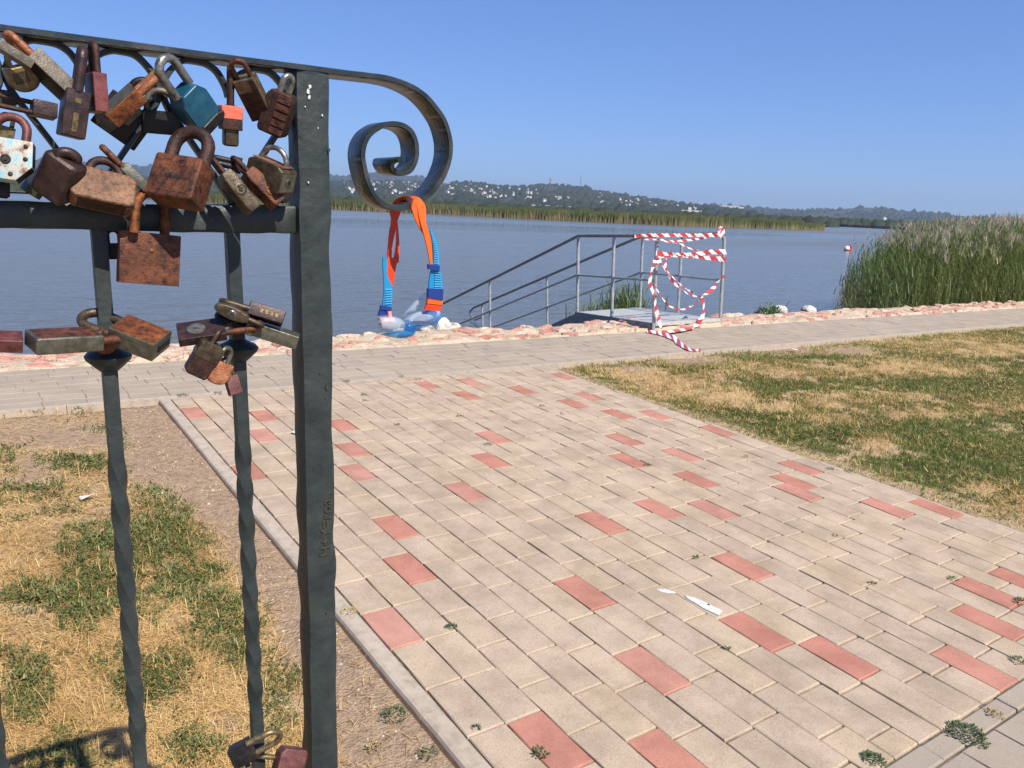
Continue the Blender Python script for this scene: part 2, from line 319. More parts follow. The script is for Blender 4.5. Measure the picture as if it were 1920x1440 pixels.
# ------------------------------------------------------------------ layout
X0, PW, PL, YN, YF, YE = 1.15236, .13926, .2676, 5.897, 7.0644, 1.0535
WATER = -1.05; NROW = 25
def rowx(k, y): return X0+k*PW*(1-.0105*max(0, y-1.8))
XE = rowx(25, 2.0)
def edge_x(y): return X0+25*PW*(1-.0105*np.maximum(0, y-1.8))
# ground sheet -----------------------------------------------------
GRE_L = [(270, 830, 45, 60), (110, 865, 98, 18), (60, 905, 49, 13), (310, 905, 53, 48), (250, 1010, 135, 56), (345, 1080, 66, 36), (60, 1125, 57, 36), (190, 1085, 74, 40), (450, 1195, 53, 68), (535, 1275, 45, 60), (275, 1275, 78, 48), (50, 1285, 41, 52), (365, 1395, 49, 36), (520, 1330, 41, 56), (30, 770, 49, 6), (120, 1410, 74, 30), (400, 1140, 41, 32), (180, 800, 49, 8), (330, 960, 49, 32), (130, 1140, 57, 32)]
DIR_L = [(130, 815, 150, 20), (60, 895, 50, 10), (340, 800, 60, 40)]
STR_R = [(1260, 722, 95, 22), (1620, 748, 150, 16), (1450, 692, 120, 14), (1640, 830, 42, 17), (1850, 908, 55, 12), (1890, 945, 55, 22), (1700, 690, 150, 14), (1850, 655, 120, 14), (1360, 745, 60, 18), (1560, 780, 80, 14), (1480, 760, 60, 12), (1750, 770, 90, 12), (1880, 760, 60, 16), (1180, 700, 60, 10), (1780, 640, 120, 8)]
DIR_R = [(1440, 650, 110, 13), (1290, 672, 80, 10), (1590, 655, 60, 8), (1190, 690, 40, 8)]
def ell(px, L, soft=.6):
    m = np.zeros(len(px))
    for (a, b_, c, d) in L:
        q = np.sqrt(((px[:, 0]-a)/c)**2+((px[:, 1]-b_)/d)**2); m = np.maximum(m, np.clip((1+soft-q)/(2*soft), 0, 1))
    return m
def masks(x, y):
    """green cover, straw cover (0..1) on the two lawns"""
    P = np.stack([x, y, Z(x, y)], 1); dz = depth(P); ok = dz > .3
    px = np.full((len(x), 2), -1e4); px[ok] = proj(P[ok])
    n1 = fbm(x*3.1, y*3.1, 4); n2 = fbm(x*9+40, y*9, 3); n3 = fbm(x*1.3+9, y*1.3+70, 3); n4 = fbm(x*23+4, y*23+7, 2)
    left = x < X0; jit = (n1-.5)*1.4+(n2-.5)*1.5+(n4-.5)*1.1
    seen = (px[:, 0] > -40) & (px[:, 0] < 2000) & (px[:, 1] < 1480)
    gl = np.where(seen, ell(px, GRE_L, .5), np.clip((n3-.44)*9, 0, 1)); dl = np.where(seen, ell(px, DIR_L), 0)
    dl = np.maximum(dl, np.clip((x-(.64+.55*(n3-.5)))/.14, 0, 1)*(y < 5.9))
    gL = np.clip(gl*1.25-.30+jit*1.0, 0, 1)*(1-dl); sL = np.clip(1-gL*.38, 0, 1)*(1-dl*1.0)*np.clip(.75+jit, 0, 1)
    far = np.clip((y-4.6)/.9, 0, 1); sL = sL*(1-.6*far); gL = gL*(1-.45*far)
    sr = np.where(seen, ell(px, STR_R, .6), (n3 > .55)*1.0); dr = np.where(seen, ell(px, DIR_R, .5), 0)
    ex = x-edge_x(y); dr = np.maximum(dr, np.clip(1-(ex-.05)/(.16+.3*np.clip(n3-.35, 0, 1)), 0, 1))
    dr = np.maximum(dr, np.clip((y-5.62)/.25, 0, 1)*.8)
    mix = np.clip((y-3.4)/2.0, 0, 1)*np.clip((n3-.36)*4, 0, 1)
    gR = np.clip(1.3-sr*1.15-.55*mix+jit*1.25, 0, 1)*(1-dr); sR = np.clip(.16+sr*1.1+.5*mix+jit*.7, 0, 1)*(1-.9*dr)
    sL = np.maximum(sL, .05*(n4 > .5)); sR = np.maximum(sR, .04*(n4 > .5))
    return np.where(left, gL, gR), np.where(left, sL, sR)
def axis(*segs): return np.unique(np.concatenate([np.arange(a, b_, s) for a, b_, s in segs]).round(4))
gx = axis((-6000, -100, 800), (-100, -8, 8), (-8, -1.2, .4), (-1.2, 1.06, .03), (1.06, 1.2, .02), (1.2, 4.5, .3), (4.5, 5.2, .05), (5.2, 16, .09), (16, 30, .6), (30, 120, 10), (120, 6001, 840))
gy = axis((-6000, -100, 800), (-100, -4, 8), (-4, .8, .4), (.8, 3.5, .03), (3.5, 5.9, .05), (5.9, 7.7, .1), (7.7, 9.6, .24), (9.6, 40, 10))
GX, GY = np.meshgrid(gx, gy); fx, fy = GX.ravel(), GY.ravel()
gz = Z(fx, fy)
near = (fx > -2) & (fx < 17) & (fy > .6) & (fy < 5.92)
lawn = ((fx < 1.07) | (fx > edge_x(fy)+.06))
bumps = (fbm(fx*2.2, fy*2.2, 4)-.5)*.05+(fbm(fx*14, fy*14, 3)-.5)*.018
bumps = np.where(fx < 1.075, bumps*np.clip((1.07-fx)/.25, .25, 1)+.009*np.clip((fx-.7)/.3, 0, 1), bumps)
gz = gz+np.where(lawn & (fy < 5.84), bumps-.022, -.06)
gz = np.where((fx > edge_x(fy)) & (fx < edge_x(fy)+.4) & (fy < 5.84), gz+.008, gz)
bank = np.clip((fy-7.5)/1.7, 0, 1); gz = np.where(fy > 7.5, gz*(1-bank)+bank*(-2.1), gz)
gm, sm_ = masks(fx, fy); tint = np.clip(.5*sm_*(1-gm)+gm, 0, 1)*lawn
nx_, ny_ = len(gx), len(gy)
ii = (np.arange(ny_-1)[:, None]*nx_+np.arange(nx_-1)[None]).ravel()
Fq = np.stack([ii, ii+1, ii+1+nx_, ii+nx_], 1)
gob = npmesh('ground', np.stack([fx, fy, gz], 1), Fq, MT['soil'], tint=tint, smooth=True)
tag(gob, 'bare trodden soil under the grass on both sides of the paved path', 'ground', kind='structure')
def gheight(x, y):
    b_ = (fbm(x*2.2, y*2.2, 4)-.5)*.05+(fbm(x*14, y*14, 3)-.5)*.018
    return Z(x, y)+b_*np.where(x < 1.075, np.clip((1.07-x)/.25, .25, 1), 1)-.022+np.where(x < 1.075, .009*np.clip((x-.7)/.3, 0, 1), 0)
# lake ---------------------------------------------------------------
lv = []; ys = [7.7, 12, 30, 100, 400, 1500, 6000]; xs = [-6000, -1500, -300, -60, -10, 0, 10, 20, 60, 300, 1500, 6000]
for y in ys:
    for x in xs: lv.append((x, y, WATER))
lf = [(j*len(xs)+i, j*len(xs)+i+1, (j+1)*len(xs)+i+1, (j+1)*len(xs)+i) for j in range(len(ys)-1) for i in range(len(xs)-1)]
tag(npmesh('lake', lv, lf, MT['water']), 'calm grey blue lake water with faint ripples', 'lake', kind='structure')
# ------------------------------------------------------------------ far hills, woods, houses
def ridge_fn(pts):
    p = np.array(pts, float); return lambda x: np.interp(x, p[:, 0], p[:, 1])
def hill(name, pts, x0, x1, d0, d1, label, nx=160, nt=14, rough=.12, foot=WATER+.6, dcrest=None):
    f = ridge_fn(pts); xs = np.linspace(x0, x1, nx); ts = np.concatenate([np.linspace(0, 1, nt), [1.12, 1.5]])
    V = np.zeros((len(ts), nx, 3))
    crest = at(np.stack([xs, f(xs)], 1), np.full(nx, d1))
    for j, t in enumerate(ts):
        d = d0+(d1-d0)*t; q = at(np.stack([xs, f(xs)], 1), np.full(nx, d))
        s = t if t <= 1 else max(0, 1-(t-1)*1.9); s = s**1.15
        z = foot+(crest[:, 2]-foot)*s*(1+rough*(fbm(xs*.02+3, np.full(nx, t*4.0), 3)-.5)*(1-abs(2*t-1))*(t < 1))
        V[j] = np.stack([q[:, 0], q[:, 1], z], 1)
    nt2 = len(ts); ii = (np.arange(nt2-1)[:, None]*nx+np.arange(nx-1)[None]).ravel()
    o = npmesh(name, V.reshape(-1, 3), np.stack([ii, ii+1, ii+1+nx, ii+nx], 1), MT['hill'], smooth=True)
    tag(o, label, 'hill', kind='structure')
    def surf(x, t):
        j = np.clip(np.searchsorted(ts, t)-1, 0, nt2-2); u = (t-ts[j])/(ts[j+1]-ts[j])
        fi = np.clip((x-x0)/(x1-x0)*(nx-1), 0, nx-1.001); i = fi.astype(int); v = (fi-i)[:, None]; u = u[:, None]
        return (V[j, i]*(1-v)+V[j, i+1]*v)*(1-u)+(V[j+1, i]*(1-v)+V[j+1, i+1]*v)*u
    return surf
RB = [(-1500, 330), (-900, 318), (-400, 306), (-100, 296), (0, 297), (60, 300), (150, 307), (300, 315), (480, 322), (560, 326), (627, 329), (672, 331), (702, 326), (740, 327.5), (785, 331), (812, 338), (840, 345), (895, 349), (940, 362), (990, 372)]
RTN = [(-1500, 308), (-800, 318), (-400, 325), (0, 330), (150, 333), (400, 338), (640, 343), (700, 342), (780, 343), (840, 345), (895, 345), (929, 351.6), (964, 353), (998, 351.6), (1015, 350), (1032, 346.4), (1060, 352), (1094, 353), (1118, 362), (1146, 365), (1177, 370), (1221, 376), (1280, 385), (1331, 390), (1390, 398), (1430, 404)]
RM = [(1180, 404), (1250, 396), (1300, 388), (1331, 384), (1387, 387), (1434, 391.5), (1481, 396), (1506, 397.5), (1560, 402), (1640, 408)]
RR = [(1420, 404), (1480, 397.5), (1506, 396), (1544, 394), (1606, 390), (1631, 389), (1669, 394), (1716, 399), (1762, 402), (1850, 409), (1990, 420), (2300, 436)]
sB = hill('far_mountain', RB, -1500, 990, 3600, 5200, 'long dark wooded mountain on the far left skyline', 120, 10)
sT = hill('town_hill', RTN, -1500, 1430, 1250, 2700, 'wooded hillside dotted with houses across the lake', 200, 18)
sM = hill('low_hill', RM, 1180, 1640, 2900, 4000, 'low dark hill with a tan field in the middle of the skyline', 60, 10)
sR = hill('round_hill', RR, 1420, 2300, 2500, 3900, 'broad rounded green hill on the right skyline', 90, 12)
def blobs(name, P, S, tintv, label, mat, cat):
    N = len(P); base = np.array([(1, 0, 0), (.3, .95, 0), (-.8, .6, 0), (-.8, -.6, 0), (.3, -.95, 0), (.55, .1, .75), (-.3, .5, .8), (-.2, -.5, .75), (.05, 0, 1.1)])
    fc = np.array([(0, 1, 5), (1, 6, 5), (1, 2, 6), (2, 3, 6), (3, 7, 6), (3, 4, 7), (4, 0, 7), (0, 5, 7), (5, 6, 8), (6, 7, 8), (7, 5, 8)])
    a = rng.random(N)*6.283; ca, sa = np.cos(a), np.sin(a)
    jit = 1+.35*(rng.random((N, 9, 3))-.5); B = base[None]*jit
    V = np.stack([B[..., 0]*ca[:, None]-B[..., 1]*sa[:, None], B[..., 0]*sa[:, None]+B[..., 1]*ca[:, None], B[..., 2]], -1)*S[:, None, :]+P[:, None, :]
    Fi = fc[None]+(np.arange(N)*9)[:, None, None]
    tt = np.clip(tintv[:, None]+.12*(rng.random((N, 9))-.5), 0, 1)
    o = npmesh(name, V.reshape(-1, 3), Fi.reshape(-1, 3), mat, tint=tt.ravel())
    return tag(o, label, cat, kind='stuff')
Ps, Ss, Ts = [], [], []
for (sf, xa, xb, N, smin, smax) in ((sT, -1480, 1420, 23000, 7, 15), (sB, -1480, 980, 9000, 14, 26), (sM, 1190, 1630, 1500, 9, 17), (sR, 1430, 2280, 3200, 9, 17)):
    x = xa+(xb-xa)*rng.random(N); t = rng.random(N)**.9*1.0
    q = sf(x, np.clip(t, 0.001, 1.02)); keep = fbm(x*.03, t*6, 3) > (.36 if sf is not sR else .47)
    s = smin+(smax-smin)*rng.random(N)**2; keep &= (rng.random(N) < .92)
    if sf is sM: keep &= ~((x > 1338) & (x < 1400) & (t > .62) & (t < .93))
    Ps.append(q[keep]-np.array([0, 0, 1.0])); Ss.append(np.stack([s, s, s*(.6+.5*rng.random(N))], 1)[keep]); Ts.append(np.clip(.15+.8*fbm(x*.05, t*9, 3)+.25*(rng.random(N)-.5), 0, 1)[keep])
blobs('hill_woods', np.vstack(Ps), np.vstack(Ss), np.concatenate(Ts), 'dense dark green woods covering the far hillsides', MT['wood'], 'woods')
# flat green country behind the reed belt (to the left) and the wooded shore on the right
fm = []
for i, x in enumerate(np.linspace(-1700, 2600, 60)):
    d0 = 300 if x < 1540 else 470
    for d in (d0, 700, 1500, 3000, 5600): q = at(np.array([x, hz(x)]), np.array(d)); fm.append((q[0], q[1], WATER+.35+(.0004*d)))
ff = [(i*5+j, i*5+j+1, (i+1)*5+j+1, (i+1)*5+j) for i in range(59) for j in range(4)]
tag(npmesh('far_shore', fm, [tuple(reversed(q)) for q in ff], MT['meadow'], smooth=True), 'flat green far shore between reeds and hills', 'shore', kind='structure')
x = rng.uniform(-300, 1560, 2600); d = rng.uniform(310, 1200, 2600); q = at(np.stack([x, hz(x)], 1), d); q[:, 2] = WATER
s = rng.uniform(1.2, 3.2, 2600)*(1+d/900); blobs('shore_bushes', q, np.stack([s*1.5, s*1.5, s*.9], 1), rng.uniform(.45, 1, 2600), 'green bushes behind the far reed belt', MT['wood'], 'bushes')
x = rng.uniform(1490, 2300, 1900); d = 480+900*rng.random(1900)**2; q = at(np.stack([x, hz(x)], 1), d); q[:, 2] = WATER
s = rng.uniform(2, 4.2, 1900)*(.75+d/1500); blobs('shore_wood', q, np.stack([s*1.3, s*1.3, s*1.0], 1), np.clip(rng.normal(.75, .25, 1900), 0, 1), 'wood of green trees along the far shore on the right', MT['wood'], 'wood')
# dark breakwater
A_, B_ = at(np.array([1546, 421]), np.array(455.)), at(np.array([1780, 433]), np.array(440.))
mb = MB(); n_ = 60
for i in range(n_):
    t = i/(n_-1); c = A_+(B_-A_)*t; mb.box((c[0], c[1], WATER+.35), (3.2, 2.2, 1.5+.5*random.random()), 0, np.array(Matrix.Rotation(random.random()*.6, 3, 'Z')))
tag(mb.build('breakwater', MT['stone_dark']), 'long low dark stone breakwater in front of the far trees', 'breakwater')
# field and halls, mast, lookout
xs_ = np.array([1342, 1395, 1396, 1350]); tt_ = np.array([.80, .72, .92, .95])
q = sM(xs_.astype(float), tt_); 
fv = []; 
for u in np.linspace(0, 1, 8):
    for v in np.linspace(0, 1, 4):
        p = sM(np.array([1343+u*52.0]), np.array([.70+.2*v]))[0]; fv.append((p[0], p[1], p[2]+3.5+2.5*math.sin(math.pi*u)))
ff = [(i*4+j, i*4+j+1, (i+1)*4+j+1, (i+1)*4+j) for i in range(7) for j in range(3)]
tag(npmesh('stubble_field', fv, ff, MT['field']), 'pale tan harvested field on the low hill', 'field', kind='structure')
def house_mesh(name, L, D, Hh, rf, mats):
    mb = MB(); a, b_ = L/2, D/2
    mb.add([(-a, -b_, -3), (a, -b_, -3), (a, b_, -3), (-a, b_, -3), (-a, -b_, Hh), (a, -b_, Hh), (a, b_, Hh), (-a, b_, Hh), (-a, 0, Hh+rf), (a, 0, Hh+rf)], [(0, 1, 5, 4), (1, 2, 6, 9, 5), (2, 3, 7, 6), (3, 0, 4, 8, 7)], 0)
    e = .6; mb.add([(-a-e, -b_-e, Hh-.3), (a+e, -b_-e, Hh-.3), (a+e, 0, Hh+rf+.25), (-a-e, 0, Hh+rf+.25), (a+e, b_+e, Hh-.3), (-a-e, b_+e, Hh-.3)], [(0, 1, 2, 3), (3, 2, 4, 5)], 1)
    me = bpy.data.meshes.new(name); me.from_pydata(mb.v, [], mb.f)
    for m in mats: me.materials.append(m)
    me.polygons.foreach_set('material_index', mb.m); return me
HM = [(house_mesh('house', 9, 8, 5.5, 2.6, (MT['house_wall'], MT['house_roof'])), 'small white house with red brown roof among trees on the far hillside'),
      (house_mesh('house', 12, 8, 7, 2.2, (MT['house_wall'], MT['roof_grey'])), 'taller white house with grey roof among trees on the far hillside'),
      (house_mesh('house', 7, 7, 4, 3.2, (MT['house_wall'], MT['house_roof'])), 'low white cottage with steep red brown roof on the far hillside')]
cnt = 0; tries = 0
while cnt < 290 and tries < 4000:
    tries += 1
    x = random.choice([random.uniform(640, 1330), random.uniform(640, 1330), random.uniform(640, 1000), random.uniform(0, 560)]); t = random.uniform(.12, .9)
    if fbm(np.array([x*.02]), np.array([t*5+30]), 3)[0] < .44: continue
    if 960 < x < 1075 and t > .72 and random.random() < .8: continue
    p = sT(np.array([x]), np.array([t]))[0]; k = random.choices([0, 1, 2], [5, 3, 3])[0]
    o = link('house', HM[k][0]); s = random.uniform(.34, .58); o.scale = (s, s, s)
    o.location = (p[0], p[1], p[2]+random.uniform(5.5, 8.5)); o.rotation_euler.z = -YAW+random.uniform(-.9, .9)
    tag(o, HM[k][1], 'house', 'houses scattered over the far hillside'); cnt += 1
hall = house_mesh('long_hall', 62, 26, 7, 4, (MT['house_wall'], MT['roof_grey']))
for (px, sx, lab) in ((1013, 1.0, 'largest pale roofed hall at the foot of the town hill'), (1048, .5, 'short pale roofed hall beside the largest hall'), (1066, .62, 'last pale roofed hall right of the short hall')):
    p = at(np.array([px, hz(px)]), np.array(1230.)); o = link('long_hall', hall); o.location = (p[0], p[1], -2.5); o.scale = (sx, .8, .75); o.rotation_euler.z = -YAW+.05
    tag(o, lab, 'hall', 'pale halls at the foot of the hill')
p = sT(np.array([1305.]), np.array([.04]))[0]; o = link('long_hall', hall); o.location = (p[0], p[1], p[2]+2); o.scale = (.8, .5, .55); o.rotation_euler.z = -YAW
tag(o, 'long white low building at the right foot of the town hill', 'building')
p = sR(np.array([1660.]), np.array([.12]))[0]; o = link('church', HM[1][0]); o.location = (p[0], p[1], p[2]+6); o.scale = (1.1, 1, 1)
tag(o, 'white church like house below the rounded hill on the right', 'church')
p = sT(np.array([1088.]), np.array([.97]))[0]; mb = MB()
mb.tube([(p[0], p[1], p[2]), (p[0], p[1], p[2]+20), (p[0], p[1], p[2]+44)], [1.3, .9, .5], 6); tag(mb.build('radio_mast', MT['steel_dark']), 'thin radio mast on the crest of the town hill', 'mast')
p = sT(np.array([1032.]), np.array([.985]))[0]; r_ = empty('lookout_tower', tuple(p)); mb = MB()
mb.lathe((0, 0, 0), [(3.2, -2), (2.6, 14), (3.6, 14.5), (3.6, 19)], 8); mb.build('shaft', MT['roof_grey'], r_); mb = MB(); mb.lathe((0, 0, 19), [(4.2, 0), (.3, 4)], 8); mb.build('roof', MT['house_roof'], r_)
tag(r_, 'small lookout tower on the wooded hilltop', 'tower')
# ------------------------------------------------------------------ blades helper
def blades(P, L, Wd, az, lean, bend, az2=None):
    """tapered bent blades: 5 vertices, 3 triangles each. lean, bend: angles from vertical at the base / added towards the tip"""
    N = len(P); L, Wd, az, lean, bend = [np.broadcast_to(np.asarray(q, float), N) for q in (L, Wd, az, lean, bend)]
    d = np.stack([np.cos(az), np.sin(az), 0*az], 1); az2 = az+np.pi/2 if az2 is None else az2
    wv = np.stack([np.cos(az2), np.sin(az2), 0*az], 1); zv = np.array([0, 0, 1.])
    d1 = d*np.sin(lean)[:, None]+zv*np.cos(lean)[:, None]; d2 = d*np.sin(lean+bend)[:, None]+zv*np.cos(lean+bend)[:, None]
    mid = P+d1*(L*.5)[:, None]; tip = mid+d2*(L*.5)[:, None]; w1 = wv*(Wd*.5)[:, None]
    V = np.stack([P-w1, P+w1, mid-w1*.8, mid+w1*.8, tip], 1)
    Fi = np.array([(0, 1, 3), (0, 3, 2), (2, 3, 4)])[None]+(np.arange(N)*5)[:, None, None]
    return V.reshape(-1, 3), Fi.reshape(-1, 3)
def merge(parts):
    V, Fc, T = [], [], []; o = 0
    for v, f, t in parts: V.append(v); Fc.append(f+o); T.append(t); o += len(v)
    return np.vstack(V), np.vstack(Fc), np.concatenate(T)
# far reed belt ------------------------------------------------------
bl = np.array([(-1500, 288), (-700, 328), (-300, 345), (0, 360), (40, 361), (630, 392), (850, 403), (1270, 423), (1545, 432)], float)
N = 33000; x = -1500+3046*rng.random(N)**.72; u = rng.random(N)**1.6
q = onZ(np.stack([x, np.interp(x, bl[:, 0], bl[:, 1])], 1), WATER); dirn = (q-CAM)*np.array([1, 1, 0]); dirn /= np.linalg.norm(dirn, axis=1, keepdims=True)
q = q+dirn*(u*26)[:, None]; hh = (2.1+.75*fbm(x*.02, u*3, 3)+.35*rng.random(N))*np.where(x > 1505, .75, 1)*(1+.10*u)
V, Fi = blades(q-np.array([0, 0, .2]), hh, rng.uniform(.16, .42, N), rng.random(N)*6.28, rng.uniform(0, .12, N), rng.uniform(0, .3, N), -YAW+rng.normal(0, .3, N))
g_ = np.clip(.35+.9*(fbm(x*.035, u*2+8, 4)-.5)*1.6, 0, 1)
bt = np.stack([.02+.2*g_, .02+.2*g_, .35+.35*g_, .35+.35*g_, .55+.4*g_], 1)+.12*(rng.random((N, 5))-.5)
tag(npmesh('far_reeds', V, Fi, MT['far_reed'], tint=np.clip(bt, 0, 1)), 'long belt of tan and green reeds across the lake', 'reeds', kind='stuff')
# ------------------------------------------------------------------ buoy
p = onZ(np.array([1588., 470.]), WATER); r_ = empty('buoy', (p[0], p[1], WATER)); s = .30
for (a0, a1, mt, nm) in ((-90, -8, 'buoy_red', 'lower_half'), (-8, 90, 'buoy_white', 'upper_half')):
    mb = MB(); mb.lathe((0, 0, .16), [(s*math.cos(R(a)), s*math.sin(R(a))) for a in np.linspace(a0, a1, 8)], 16); mb.build(nm, MT[mt], r_, True)
mb = MB(); mb.box((.1, -.1, .2), (.25, .5, .5), 0, np.array(Matrix.Rotation(.5, 3, 'Y'))); mb.build('red_panel', MT['buoy_red'], r_)
tag(r_, 'small red and white buoy floating on the lake', 'buoy')
# ------------------------------------------------------------------ reeds on the right shore
def reed_patch(name, X, Y, Hh, label, cat, kind, wl=.020, plume=True, nl=7, root=WATER-.15, gsh=0.0, parent=None, dryf=None):
    N = len(X); P = np.stack([X, Y, np.full(N, root)], 1); az = rng.normal(R(200), .9, N); lean = np.abs(rng.normal(.06, .05, N))+np.where(rng.random(N) < .07, rng.uniform(.1, .45, N), 0); parts = []
    T = np.clip(rng.normal(.5+gsh, .22, N), 0, 1); dry = np.full(N, .2) if dryf is None else dryf
    v, f = blades(P, Hh, .011, az, lean, .10, rng.random(N)*3.14); tv = np.stack([.02+.1*T, .02+.1*T, .15+.35*T, .15+.35*T, .3+.4*T], 1); parts.append((v, f, tv.ravel()))
    for k in range(nl):
        fr = (k+.6+.5*rng.random(N))/nl; hp = Hh*(.16+.80*fr)
        dv = np.stack([np.cos(az)*np.sin(lean), np.sin(az)*np.sin(lean), np.cos(lean)], 1)
        Q = P+dv*hp[:, None]; la = rng.normal(R(190), 1.5, N)
        v, f = blades(Q, rng.uniform(.28, .6, N)*(1.1-.35*fr), wl*rng.uniform(.7, 1.2, N), la, rng.uniform(.15, .7, N), rng.uniform(.2, 1.1, N))
        tt = np.clip(np.where(fr[:, None] < dry[:, None]+.2*rng.random((N, 1)), .05+.15*rng.random((N, 1)), .42+.5*T[:, None])+.1*(rng.random((N, 5))-.5), 0, 1); parts.append((v, f, tt.ravel()))
    V, Fi, T2 = merge(parts); o = npmesh(name, V, Fi, MT['reed'], parent, tint=T2)
    if plume:
        pk = (rng.random(N) < .36) & (Hh > 2.3); n2 = pk.sum(); pr = []
        dv = np.stack([np.cos(az)*np.sin(lean), np.sin(az)*np.sin(lean), np.cos(lean)], 1); tip = (P+dv*(Hh*.985)[:, None])[pk]
        for k in range(5):
            v, f = blades(tip+rng.normal(0, .02, (n2, 3)), rng.uniform(.10, .22, n2), .016, rng.normal(R(200), 1.0, n2), rng.uniform(0, .5, n2), rng.uniform(.1, .7, n2)); pr.append((v, f, np.repeat(rng.random(n2), 5)))
        V, Fi, T2 = merge(pr); po = npmesh('reed_plumes', V, Fi, MT['reed_plume'], o, tint=T2); po['kind'] = 'stuff'
    tag(o, label, cat, kind=kind); return o
N = 9000; X = rng.uniform(10.5, 36, N*2); Y = 7.95+6.5*rng.random(N*2)**1.3
edge = onY(np.array([1606., 575.]), 7.95)[0]+1.42*(Y-7.95)+.9*(fbm(Y*1.5, X*0+3, 3)-.5); u = (X-edge); k_ = (u > 0) & ((rng.random(N*2) < np.clip(.08+u*.34, 0, 1))) & ((X < 22) | (rng.random(N*2) < .5)); X, Y, u = X[k_][:N], Y[k_][:N], u[k_][:N]
Hh = np.interp(u, [0, .5, 1.1, 2.0, 3.4, 6, 20], [1.2, 1.55, 2.1, 2.5, 2.8, 3.0, 3.1])*rng.uniform(.80, 1.05, len(X))
reed_patch('reed_bed', X, Y, Hh, 'tall dense reed bed with pale plumes at the water edge on the right', 'reeds', 'stuff', dryf=np.clip(.62-.26*u+.5*(fbm(X*.6, Y*.6, 3)-.45), .1, .9))
# ------------------------------------------------------------------ paved path
def paver_mesh(mb, xa, xb, ya, yb, mi, t, ch=.0045, th=.04, jz=.0019, yaw=0):
    e = .0020; xa += e; xb -= e; ya += e*1.35; yb -= e*1.35; j = lambda s=.0021: random.uniform(-s, s)
    dz = random.uniform(-jz, jz); tx, ty = random.uniform(-.006, .006), random.uniform(-.005, .005); xc, yc = (xa+xb)/2, (ya+yb)/2
    zz = lambda x, y: float(Z(x, y))+dz+tx*(x-xc)+ty*(y-yc)
    out = []; 
    ring0 = [(xa+j(), ya+j()), (xc, ya+j(.002)), (xb+j(), ya+j()), (xb+j(.002), yc), (xb+j(), yb+j()), (xc, yb+j(.002)), (xa+j(), yb+j()), (xa+j(.002), yc)]
    for (x, y) in ring0: out.append((x, y, zz(x, y)-th))
    for (x, y) in ring0: out.append((x, y, zz(x, y)-ch*.8))
    for (x, y) in ring0:
        xi = min(max(x, xa+ch*.55), xb-ch*.55); yi = min(max(y, ya+ch*1.1), yb-ch*1.1); out.append((xi, yi, zz(xi, yi)))
    fs = [(i, (i+1) % 8, 8+(i+1) % 8, 8+i) for i in range(8)]+[(8+i, 8+(i+1) % 8, 16+(i+1) % 8, 16+i) for i in range(8)]+[tuple(range(16, 24))]
    mb.add(out, fs, mi, t)
REDS = [(794, 722), (875.6, 716.6), (865.4, 742), (972, 731.8), (1051.6, 705.4), (1095.6, 743.6), (1070, 757), (1151.5, 776.5), (1226, 777.5), (918, 820), (1163, 824.5), (914.5, 863), (1177, 863), (635, 797), (655, 842.5), (668, 885), (869, 921), (743.5, 986), (765.6, 1064), (1122.7, 979.6), (1231, 954), (1094, 1110), (733, 1175), (1343, 808), (1500, 876), (1487, 902), (1495, 922), (1338, 954), (1274, 852), (1305.5, 898), (1669.5, 949), (1762.5, 949), (1395, 1059), (1852, 1109), (1852, 1165), (1822, 1250), (1571, 1231), (1415.6, 1182), (360, 773), (492, 779), (492, 815), (464, 885), (1031, 1389), (1220.6, 1254), (1262, 1425), (1918, 1090)]
rows = {k: [] for k in range(-2, 28)}
for r in REDS:
    g_ = G(np.array(r, float)); k = int(round((g_[0]-X0)/(PW*(1-.0105*max(0, g_[1]-1.8)))-.5)); rows.setdefault(k, []).append(float(g_[1]))
pavers = []
YTOP = YN-.012
for k in range(NROW):
    ys = sorted(rows.get(k, [])); segs = []; cur = YE; 
    for i, yc in enumerate(ys+[None]):
        ra, rb_ = (yc-PL/2, yc+PL/2) if yc is not None else (YTOP, None)
        if rb_ is not None: rb_ = min(rb_, YTOP)
        if ra < cur+.02: 
            if rb_ is None: continue
            ra = cur
        gap = ra-cur
        if gap > .03:
            if cur == YE and not ys: ph = random.random()
            nfull = gap/PL
            if cur == YE:                       # first piece is cut
                n_ = int(nfull); rem = gap-n_*PL
                cuts = ([rem] if rem > .05 else [])+[PL]*n_
                if rem <= .05 and n_: cuts = [gap/n_]*n_
                if not cuts: cuts = [gap]
            elif yc is None:
                n_ = int(nfull); rem = gap-n_*PL; cuts = [PL]*n_+([rem] if rem > .05 else [])
                if rem <= .05 and n_: cuts = [gap/n_]*n_
                if not cuts: cuts = [gap]
            else:
                n_ = max(1, round(nfull)); cuts = [gap/n_]*n_
            if not ys: 
                off = random.uniform(.06, PL-.03); n_ = int((gap-off)/PL); cuts = [off]+[PL]*n_+[gap-off-n_*PL]
                if cuts[-1] < .05: cuts[-2] += cuts[-1]; cuts.pop()
            for c in cuts: segs.append((cur, cur+c, False)); cur += c
        if rb_ is not None: segs.append((ra, rb_, True)); cur = rb_
    for (ya, yb, red) in segs: pavers.append((k, ya, yb, red))
path = MB()
bx = [X0-.01, XE*.5+X0*.5, XE+.03]; by = list(np.linspace(YE-.02, YN+.01, 12))
path.add([(x if i < 2 else edge_x(y)+.02, y, float(Z(x, y))-.0095) for y in by for i, x in enumerate(bx)], [(j*3+i, j*3+i+1, (j+1)*3+i+1, (j+1)*3+i) for j in range(11) for i in range(2)])
path = path.build('path', MT['joint']); tag(path, 'block paved path of tan pavers with scattered red ones leading to the lake', 'path', kind='structure')
